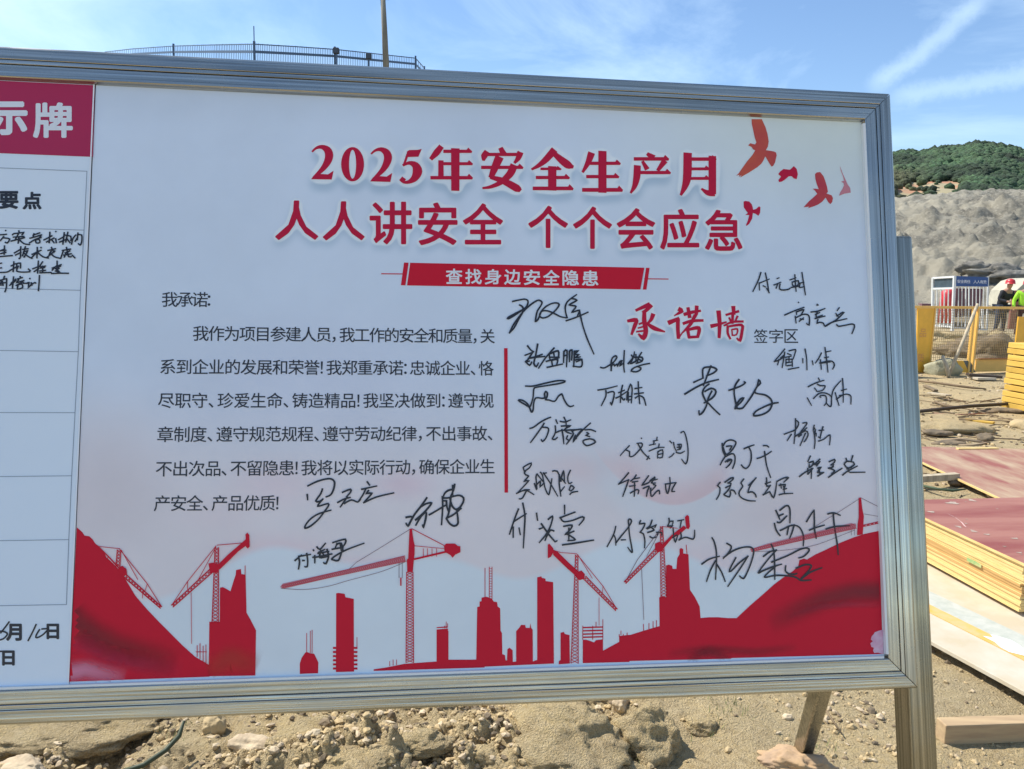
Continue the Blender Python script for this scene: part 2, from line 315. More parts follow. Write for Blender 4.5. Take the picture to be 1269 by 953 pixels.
# ================================================================== NOTICE BOARD
board = empty('notice_board', label='large steel framed safety notice board leaning back, with red headline, pledge and handwritten signatures', cat='notice board')
bm_ = Matrix.Identity(4)
for i in range(3):
    for j in range(3): bm_[i][j] = BR[i][j]
    bm_[i][3] = BO[i]
board.matrix_world = bm_
XL, XR, YT, YB = -1.35, 1.6835, 0.0015, -1.2045
FWD = 0.068
prof = [(0.0, -0.022), (0.0, 0.002), (0.0035, 0.0095), (0.0055, 0.0110), (0.0285, 0.0112), (0.0298, 0.0104), (0.0302, 0.0070), (0.0310, 0.0070), (0.0314, 0.0108), (0.0322, 0.0114),
        (0.0392, 0.0116), (0.0396, 0.0090), (0.0402, 0.0090), (0.0406, 0.0122), (0.0416, 0.0130), (0.0630, 0.0130), (0.0655, 0.0122), (0.0672, 0.0102), (FWD, 0.007), (FWD, -0.022)]
def rail(name, side, m):
    vs = []; g = 0.0011
    for e in (0, 1):
        for o_, z in prof:
            if side == 'top': vs.append(((XL-o_+g) if e == 0 else (XR+o_-g), YT+o_, z))
            if side == 'bottom': vs.append(((XL-o_+g) if e == 0 else (XR+o_-g), YB-o_, z))
            if side == 'right': vs.append((XR+o_, (YB-o_+g) if e == 0 else (YT+o_-g), z))
            if side == 'left': vs.append((XL-o_, (YB-o_+g) if e == 0 else (YT+o_-g), z))
    n = len(prof); fs = [(i, (i+1) % n, n+(i+1) % n, n+i) for i in range(n)] + [tuple(range(n))[::-1], tuple(range(n, 2*n))]
    o = mesh(name, vs, fs, m, board)
    bmx = bmesh.new(); bmx.from_mesh(o.data); bmesh.ops.recalc_face_normals(bmx, faces=bmx.faces); bmx.to_mesh(o.data); bmx.free()
    return o
rail('frame_rail', 'top', m_steel_h); rail('frame_rail', 'bottom', m_steel_h)
rail('frame_rail', 'right', m_steel_v); rail('frame_rail', 'left', m_steel_v)
bk = MB(); bk.box(((XL+XR)/2, (YT+YB)/2, -0.014), (XR-XL-0.004, YT-YB-0.004, 0.016)); bk.build('back_panel', mat('back_sheet', (0.45, 0.46, 0.47), 0.5, var=0.15), board)
def post(x, y0, y1):
    v = MB(); v.box((x, (y0+y1)/2, -0.0365), (0.060, y0-y1, 0.062)); o = v.build('support_post', m_steel_p, board); bevel(o, 0.006, 3); return o
post(1.771, -0.262, -2.03); post(XL-FWD-0.02, -0.262, -2.03)
binv = bm_.inverted()
def brace(foot, head):
    v = MB(); v.bar(binv @ Vector(foot), binv @ Vector(head), 0.048, 0.048, up=(0, 0, 1)); o = v.build('brace', m_steel_p, board); bevel(o, 0.005, 2)
head_w = bm_ @ Vector((1.748, -0.80, -0.08)); brace(G(992, 942, -0.02), head_w)
head_l = bm_ @ Vector((XL-FWD-0.02, -0.80, -0.08)); brace(Vector((-2.9, 2.3, -0.02)), head_l)
for c_, z_ in ((((XR+0.0010, (YT+YB)/2, 0.0050), (0.0055, YT-YB-0.012, 0.0105)), 0), (((0.30/2+0.0, 0, 0), (0, 0, 0)), 1)):
    mb = MB()
    if z_ == 0: mb.box(*c_)
    else: mb.box(((XL+XR)/2, YB-0.0008, 0.0040), (XR-XL-0.012, 0.0045, 0.0088))
    mb.build('inner_trim', mat('trim_white_plastic', (0.82, 0.83, 0.82), 0.4), board)
# ---- printed panels
def xy_grid_panel():
    st = 0.0026; nx, ny = int(1.6835/st)+1, int(1.206/st)+1
    xs = np.linspace(0.0, 1.6835, nx); ys = np.linspace(0.0015, -1.2045, ny)
    return xs, ys
gx, gy = xy_grid_panel(); GXX, GYY = np.meshgrid(gx, gy)
pw = (BO[None, None, :] + GXX[..., None]*BR[:, 0] + GYY[..., None]*BR[:, 1]) - EYE
pc = pw @ M
PPX = CX+F*pc[..., 0]/pc[..., 2]; PPY = CY+F*pc[..., 1]/pc[..., 2]
def blur(a, s):
    k = np.exp(-0.5*(np.arange(-int(3*s)-1, int(3*s)+2)/s)**2); k /= k.sum()
    a = np.apply_along_axis(lambda r: np.convolve(r, k, 'same'), 1, a)
    return np.apply_along_axis(lambda r: np.convolve(r, k, 'same'), 0, a)
HALO = np.zeros_like(GXX); HALO_T = []
def rast(vs, tris, buf):
    sx = (len(gx)-1)/(gx[-1]-gx[0]); sy = (len(gy)-1)/(gy[-1]-gy[0])
    for t in tris:
        p = np.array([[(vs[i][0]-gx[0])*sx, (vs[i][1]-gy[0])*sy] for i in t])
        x0, y0 = np.floor(p.min(0)).astype(int); x1, y1 = np.ceil(p.max(0)).astype(int)
        x0, y0 = max(x0, 0), max(y0, 0); x1, y1 = min(x1, buf.shape[1]-1), min(y1, buf.shape[0]-1)
        if x1 < x0 or y1 < y0: continue
        X, Y = np.meshgrid(np.arange(x0, x1+1), np.arange(y0, y1+1))
        d = [(p[(k+1) % 3][0]-p[k][0])*(Y-p[k][1])-(p[(k+1) % 3][1]-p[k][1])*(X-p[k][0]) for k in range(3)]
        ins = ((d[0] >= -0.3) & (d[1] >= -0.3) & (d[2] >= -0.3)) | ((d[0] <= 0.3) & (d[1] <= 0.3) & (d[2] <= 0.3))
        sub = buf[y0:y1+1, x0:x1+1]; sub[ins] = 1.0
# glyphs from Blender's built-in font
GL = {}
def glyph(ch, off):                          # (x, y, dz) vertices; bold = overlaid copies shifted round a small circle
    if (ch, off) in GL: return GL[(ch, off)]
    if off:
        v0, f0 = glyph(ch, 0); vs, fs = [], []; n = 8 if off > 0.01 else 4
        for k in range(n):
            a = 2*math.pi*(k+0.5)/n; b = len(vs); vs += [(x+off*math.cos(a), y+off*math.sin(a), k*4e-6) for x, y, z in v0]; fs += [[b+i for i in f] for f in f0]
        GL[(ch, off)] = (vs, fs); return vs, fs
    c = bpy.data.curves.new('g', 'FONT'); c.body = ch; c.resolution_u = 3
    o = bpy.data.objects.new('g', c); COL.objects.link(o); me = bpy.data.meshes.new_from_object(o)
    vs = [(v.co.x, v.co.y, 0.0) for v in me.vertices]; fs = [list(p.vertices) for p in me.polygons]
    bpy.data.objects.remove(o); bpy.data.meshes.remove(me); bpy.data.curves.remove(c)
    GL[(ch, off)] = (vs, fs); return GL[(ch, off)]
pledge = None; leftp = None
class Ink:                                   # collects flat print in board-local coordinates
    def __init__(s, z=0.0006): s.m = MB(); s.z = z; s.k = 0
    def poly(s, pts, halo=None):
        from mathutils.geometry import tessellate_polygon
        t = tessellate_polygon([[Vector((x, y, 0)) for x, y in pts]])
        s.k += 1; z = s.z+s.k*0.00001
        s.m.add([(x, y, z) for x, y in pts], [list(f) for f in t])
        if halo is not None: rast(pts, t, halo)
    def ppoly(s, pts, **k): s.poly([B(*p) for p in pts], **k)
    def ribbon(s, pts, smooth=True, halo=None, taper=True):   # pts (x, y, w) local
        if smooth and len(pts) > 2:
            q = []; P_ = [pts[0]]+list(pts)+[pts[-1]]
            for i in range(1, len(P_)-2):
                a, b, c, d = [np.array(P_[j], float) for j in (i-1, i, i+1, i+2)]
                nn = max(2, int(np.hypot(*(c-b)[:2])/0.0035))
                for k in range(nn):
                    t = k/nn; q.append(0.5*((2*b)+(-a+c)*t+(2*a-5*b+4*c-d)*t*t+(-a+3*b-3*c+d)*t**3))
            q.append(np.array(pts[-1], float)); pts = q
        pts = [np.array(p, float) for p in pts]
        out = [pts[0]]
        for p in pts[1:]:
            if np.hypot(*(p-out[-1])[:2]) > 1e-5: out.append(p)
        pts = out
        if len(pts) < 2: return
        s.k += 1; z0 = s.z+s.k*0.00001; L = []; Rr = []; n = len(pts)
        for i, p in enumerate(pts):
            d0 = (p-pts[i-1])[:2] if i else (pts[1]-p)[:2]; d1 = (pts[i+1]-p)[:2] if i < n-1 else d0
            d0 = d0/np.hypot(*d0); d1 = d1/np.hypot(*d1); d = d0+d1
            if np.hypot(*d) < 0.3: d = d1
            d = d/np.hypot(*d); c = max(0.5, float(d @ d1)); nn = np.array([-d[1], d[0]])*abs(p[2])*0.5/c
            z = z0+0.00006*i/n
            e = np.array([0., 0.])
            if i == 0: e = -d*p[2]*0.3
            if i == n-1: e = d*p[2]*0.3
            L.append((*(p[:2]+nn+e), z)); Rr.append((*(p[:2]-nn+e), z))
        vs = L+Rr; fs = [(i, i+1, n+i+1, n+i) for i in range(n-1)]
        s.m.add(vs, fs)
        if halo is not None: rast([(v[0], v[1]) for v in vs], [(i, i+1, n+i+1) for i in range(n-1)]+[(i, n+i+1, n+i) for i in range(n-1)], halo)
    def pline(s, pts, wpx, smooth=False, **k): s.ribbon([(*B(x, y), wpx*0.00175) for x, y in pts], smooth=smooth, **k)
    def text_rect(s, ch, x0, y0, x1, y1, off=0.0, halo=None):   # pixel bbox of the ink
        vs, fs = glyph(ch, off); xs = [v[0] for v in vs]; ys = [v[1] for v in vs]
        a0, a1, b0, b1 = min(xs), max(xs), min(ys), max(ys)
        TL, TR_, BL, BR_ = [np.array(B(*q)) for q in ((x0, y0), (x1, y0), (x0, y1), (x1, y1))]
        s.k += 1; z = s.z+s.k*0.00001; o = []
        for x, y, dz in vs:
            u = (x-a0)/(a1-a0); v = (y-b0)/(b1-b0); p = (BL*(1-u)+BR_*u)*(1-v)+(TL*(1-u)+TR_*u)*v; o.append((p[0], p[1], z+dz))
        s.m.add(o, fs)
        if halo is not None: rast(o, [(f[0], f[i], f[i+1]) for f in fs for i in range(1, len(f)-1)], halo)
    def text_line(s, txt, left, right, em, off=0.012):    # left/right: px of ink ends at mid height
        pun = {'，': -0.02, '、': 0.0, '！': -0.02, '：': 0.02}
        adv = [0.42 if c in '！：' else (0.56 if c in pun else 1.0) for c in txt]
        a, b = np.array(B(*left)), np.array(B(*right)); lastadv = adv[-1]
        tot = sum(adv[:-1])+(0.9 if txt[-1] not in pun else 0.4)
        pitch = np.hypot(*(b-a))/tot; d = (b-a)/np.hypot(*(b-a)); nrm = np.array([-d[1], d[0]]); cur = -0.03
        for c, ad in zip(txt, adv):
            vs, fs = glyph(c, off); s.k += 1; z = s.z+s.k*0.00001; dx = 0.0
            if c == '！' or c == '：': dx = -0.10
            if c == '，': dx = -0.02
            o = []
            for x, y, dz in vs:
                p = a+d*(cur*pitch+(x+dx)*em)+nrm*((y-0.38)*em); o.append((p[0], p[1], z+dz))
            s.m.add(o, fs); cur += ad
    def build(s, name, mt, parent): return s.m.build(name, mt, parent)
def crop(x0, y0, s): return lambda x, y: (x0+x/s, y0+y/s)
def parse(txt): return [[tuple(float(v) for v in p.split(',')) for p in st.split()] for st in txt.split(';') if st.strip()]
# ---- artwork sheet is built last, once the lettering has left its halo in HALO
_tmp = []
def ink(name, mt, z=0.0006, label=None):
    i = Ink(z); _tmp.append((i, name, mt, label)); return i
# headline, heavy serif brushwork
c3, c4 = crop(370, 160, 4.376), crop(640, 160, 4.376)
def strokes(c, txt, inkobj, s, halo=None, k=1.0):
    for st in parse(txt):
        inkobj.ribbon([(*B(*c(p[0], p[1])), k*p[2]/s*0.00178) for p in st], smooth=True, halo=halo)
def hbar(c, x0, x1, y, w, inkobj, halo, y2=None):
    y2 = y if y2 is None else y2
    inkobj.ppoly([c(x0, y-w/2), c(x1-30, y2-w/2), c(x1-22, y2-w*1.15), c(x1, y2), c(x1-4, y2+w/2), c(x0, y+w/2)], halo=halo)
HA_ = HALO
def hb(): return ink('headline_letter', m_redl)
KW = 1.14
g_ = hb(); strokes(c3, "75,122,8 95,104,12 125,97,20 155,112,34 166,140,38 158,175,34 132,215,24 84,262,12", g_, 4.376, HA_, 1.1)
g_.ppoly([c3(*p) for p in ((68, 272), (84, 250), (110, 243), (160, 246), (172, 238), (190, 226), (180, 274))], halo=HA_)
g_ = hb(); strokes(c3, "395,134,8 415,117,12 445,110,20 474,125,34 485,152,38 477,187,34 452,227,24 404,274,12", g_, 4.376, HA_, 1.1)
g_.ppoly([c3(*p) for p in ((388, 284), (404, 262), (430, 255), (478, 258), (490, 250), (508, 238), (498, 287))], halo=HA_)
def ell(c, cx, cy, rx, ry, rx2, ry2, inkobj, halo):
    n = 40; pts = [c(cx+rx*math.cos(2*math.pi*i/n), cy+ry*math.sin(2*math.pi*i/n)) for i in range(n+1)]; q = [c(cx+rx2*math.cos(2*math.pi*i/n), cy+ry2*math.sin(2*math.pi*i/n)) for i in range(n+1)]
    vs = [B(*p) for p in pts]+[B(*p) for p in q]; inkobj.k += 1; z = inkobj.z+inkobj.k*1e-5
    fs = [(i, i+1, n+1+i+1, n+1+i) for i in range(n)]; inkobj.m.add([(x, y, z) for x, y in vs], fs)
    rast(vs, [(f[0], f[1], f[2]) for f in fs]+[(f[0], f[2], f[3]) for f in fs], halo)
g_ = hb(); ell(c3, 293, 191, 62, 93, 19, 78, g_, HA_)
g_ = hb(); g_.ppoly([c3(*p) for p in ((588, 122), (600, 114), (645, 113), (668, 108), (650, 150), (598, 152), (584, 152))], halo=HA_)
strokes(c3, "590,140,12 580,170,11 570,196,10; 568,196,12 600,184,18 632,196,36 645,228,48 630,265,36 600,286,20 570,288,14 553,275,12; 560,272,24 568,278,26", g_, 4.376, HA_, 1.05)
HG = [("770,100,26 748,128,30 720,160,18; 772,178,24 772,262,26; 850,118,40 850,322,38", c3, ((785, 942, 121, 17), (775, 946, 188, 16), (715, 946, 264, 18))),
      ("1098,108,22 1108,128,30; 1018,128,26 1006,148,30 1003,168,12; 1200,134,30 1190,160,24 1172,182,12; 1085,162,40 1062,215,34 1045,258,24; 1045,262,18 1110,282,30 1185,322,36 1200,332,16; 1165,205,36 1145,245,34 1095,290,24 1040,314,16 1000,320,10", c3, ((1012, 1215, 138, 17), (990, 1220, 208, 17))),
      ("200,120,34 160,165,30 120,198,20 84,218,10; 195,125,20 240,165,34 280,195,38 305,205,14; 194,215,40 194,320,40", c4, ((130, 245, 216, 13), (105, 290, 263, 17), (88, 310, 322, 19))),
      ("404,138,34 388,182,26 360,232,12; 466,132,40 466,332,40", c4, ((392, 566, 186, 17), (378, 558, 258, 17), (356, 578, 330, 20))),
      ("712,136,16 735,152,34; 685,178,14 705,212,26; 800,178,30 768,222,16; 655,208,34 652,260,34 640,310,24 620,345,10", c4, ((636, 828, 162, 18), (662, 838, 236, 17))),
      ("928,142,42 926,250,42 915,305,32 892,356,12; 1062,158,38 1062,340,38; 1062,345,38 1035,345,26 1005,325,10", c4, ((930, 1085, 163, 18), (945, 1050, 216, 15), (945, 1050, 268, 15)))]
for txt, cc, bars in HG:
    g_ = hb(); strokes(cc, txt, g_, 4.376, HA_, KW)
    for x0, x1, y, w in bars: hbar(cc, x0, x1, y, w*1.05, g_, HA_)
HALO2 = np.zeros_like(GXX)
for ch, x0, y0, x1, y1 in (('人', 341, 248.5, 394.5, 297.5), ('人', 400, 249.5, 452, 298), ('讲', 458, 250, 511, 303), ('安', 518, 251, 567, 304), ('全', 573.5, 252, 623.5, 303), ('个', 654.5, 255, 704, 307.5), ('个', 710, 256, 758.5, 308.5), ('会', 764, 258, 812, 309.5), ('应', 818, 259, 866.5, 309.5), ('急', 873.5, 260, 920, 311)):
    ink('headline_letter', m_redl).text_rect(ch, x0, y0, x1, y1, off=0.02, halo=HALO2)
bn = ink('banner', m_red)
bn.ppoly([(508.3, 325.7), (798.4, 331.8), (793.6, 358.8), (504.4, 353.8)])
bn.ppoly([(500.7, 325.4), (506.3, 325.6), (502.4, 353.7), (496.8, 353.5)])
bn.ppoly([(800.6, 331.9), (805, 332), (801, 359), (796.6, 358.9)])
bn.pline([(472.8, 339.3), (502, 339.6)], 1.2); bn.pline([(798, 345.5), (828, 345.9)], 1.2)
tx = '查找身边安全隐患'
for i, ch in enumerate(tx):
    x0 = 552.5+i*(189.0-20.5)/7; y0 = 333.0+i*0.33; bt = ink('banner_letter', m_white, 0.0010); bt.text_rect(ch, x0, y0, x0+20.5, y0+19, off=0.022)
bt = ink('banner_slash', m_white, 0.0010)
bt.ppoly([(506.9, 325.4), (508.3, 325.4), (504.2, 354), (502.8, 354)])
bt = ink('banner_slash', m_white, 0.0010); bt.ppoly([(798.9, 331.6), (800.2, 331.6), (796.2, 359), (794.9, 359)])
dv = ink('divider_line', m_red); dv.ppoly([(624.6, 431.5), (629.0, 431.5), (629.6, 610.5), (625.2, 610.5)])
for txt, l, r in (('我承诺：', (200.5, 371), (264, 371.3)), ('我作为项目参建人员，我工作的安全和质量，关', (239, 413), (611, 416.7)),
                  ('系到企业的发展和荣誉！我郑重承诺：忠诚企业、恪', (198, 454.3), (609.8, 456.5)), ('尽职守、珍爱生命、铸造精品！我坚决做到：遵守规', (196, 496.2), (610.5, 496.5)),
                  ('章制度、遵守规范规程、遵守劳动纪律，不出事故、', (194.8, 538.4), (611.5, 537)), ('不出次品、不留隐患！我将以实际行动，确保企业生', (193, 581), (611.5, 578)),
                  ('产安全、产品优质！', (191, 623.7), (349, 623.2))):
    t = ink('paragraph_line', m_ink); t.text_line(txt, l, r, 0.0335, off=0.006)
t = ink('printed_caption', m_ink)
for i, ch in enumerate('签字区'): t.text_rect(ch, 934.2+i*18.9, 408, 934.2+i*18.9+17, 425, off=0.004)
cb = crop(770, 360, 7.93); HALO3 = np.zeros_like(GXX)
for t in ("145,195,20 200,170,26 270,140,34; 290,150,30 250,190,28 215,215,24; 225,215,30 225,300,36 240,400,36 215,465,36 170,430,14 ; 65,300,22 130,290,32 150,300,28 130,350,30 100,430,18 ; 175,330,14 230,310,14; 165,370,12 235,350,14;150,405,14 235,395,14; 310,240,34 290,290,26 260,320,16; 255,325,18 320,370,34 425,405,12", "570,185,34 590,205,30 520,248,8; 470,315,36 520,295,30 560,280,30 ; 555,285,32 555,380,30 560,465,28 ; 560,465,20 600,415,8; 620,235,26 690,215,26 775,200,18; 655,175,26 670,260,30; 740,160,30 735,230,28 720,265,18; 610,325,22 690,300,24 800,295,20; 720,250,26 680,330,26 600,415,12; 650,385,26 665,460,24; 660,385,20 760,370,30 750,455,24; 665,460,22 750,455,20", "885,350,30 950,335,24 1030,310,12; 955,210,36 965,330,32 960,460,24; 1100,165,34 1105,230,26; 1030,240,18 1150,205,20; 1095,225,24 1090,320,20; 1060,270,16 1075,305,16;1140,255,18 1120,300,14; 1010,345,14 1090,310,18 1195,305,18; 1045,350,20 1045,420,20 1070,475,16; 1045,355,16 1180,340,22 1185,400,24 1165,490,24 1135,470,12; 1085,385,12 1090,440,12;1085,385,12 1140,380,14 1130,435,12 1090,440,12"):
    strokes(cb, t, ink('brush_letter', m_redl), 7.93, HALO3, 1.3)
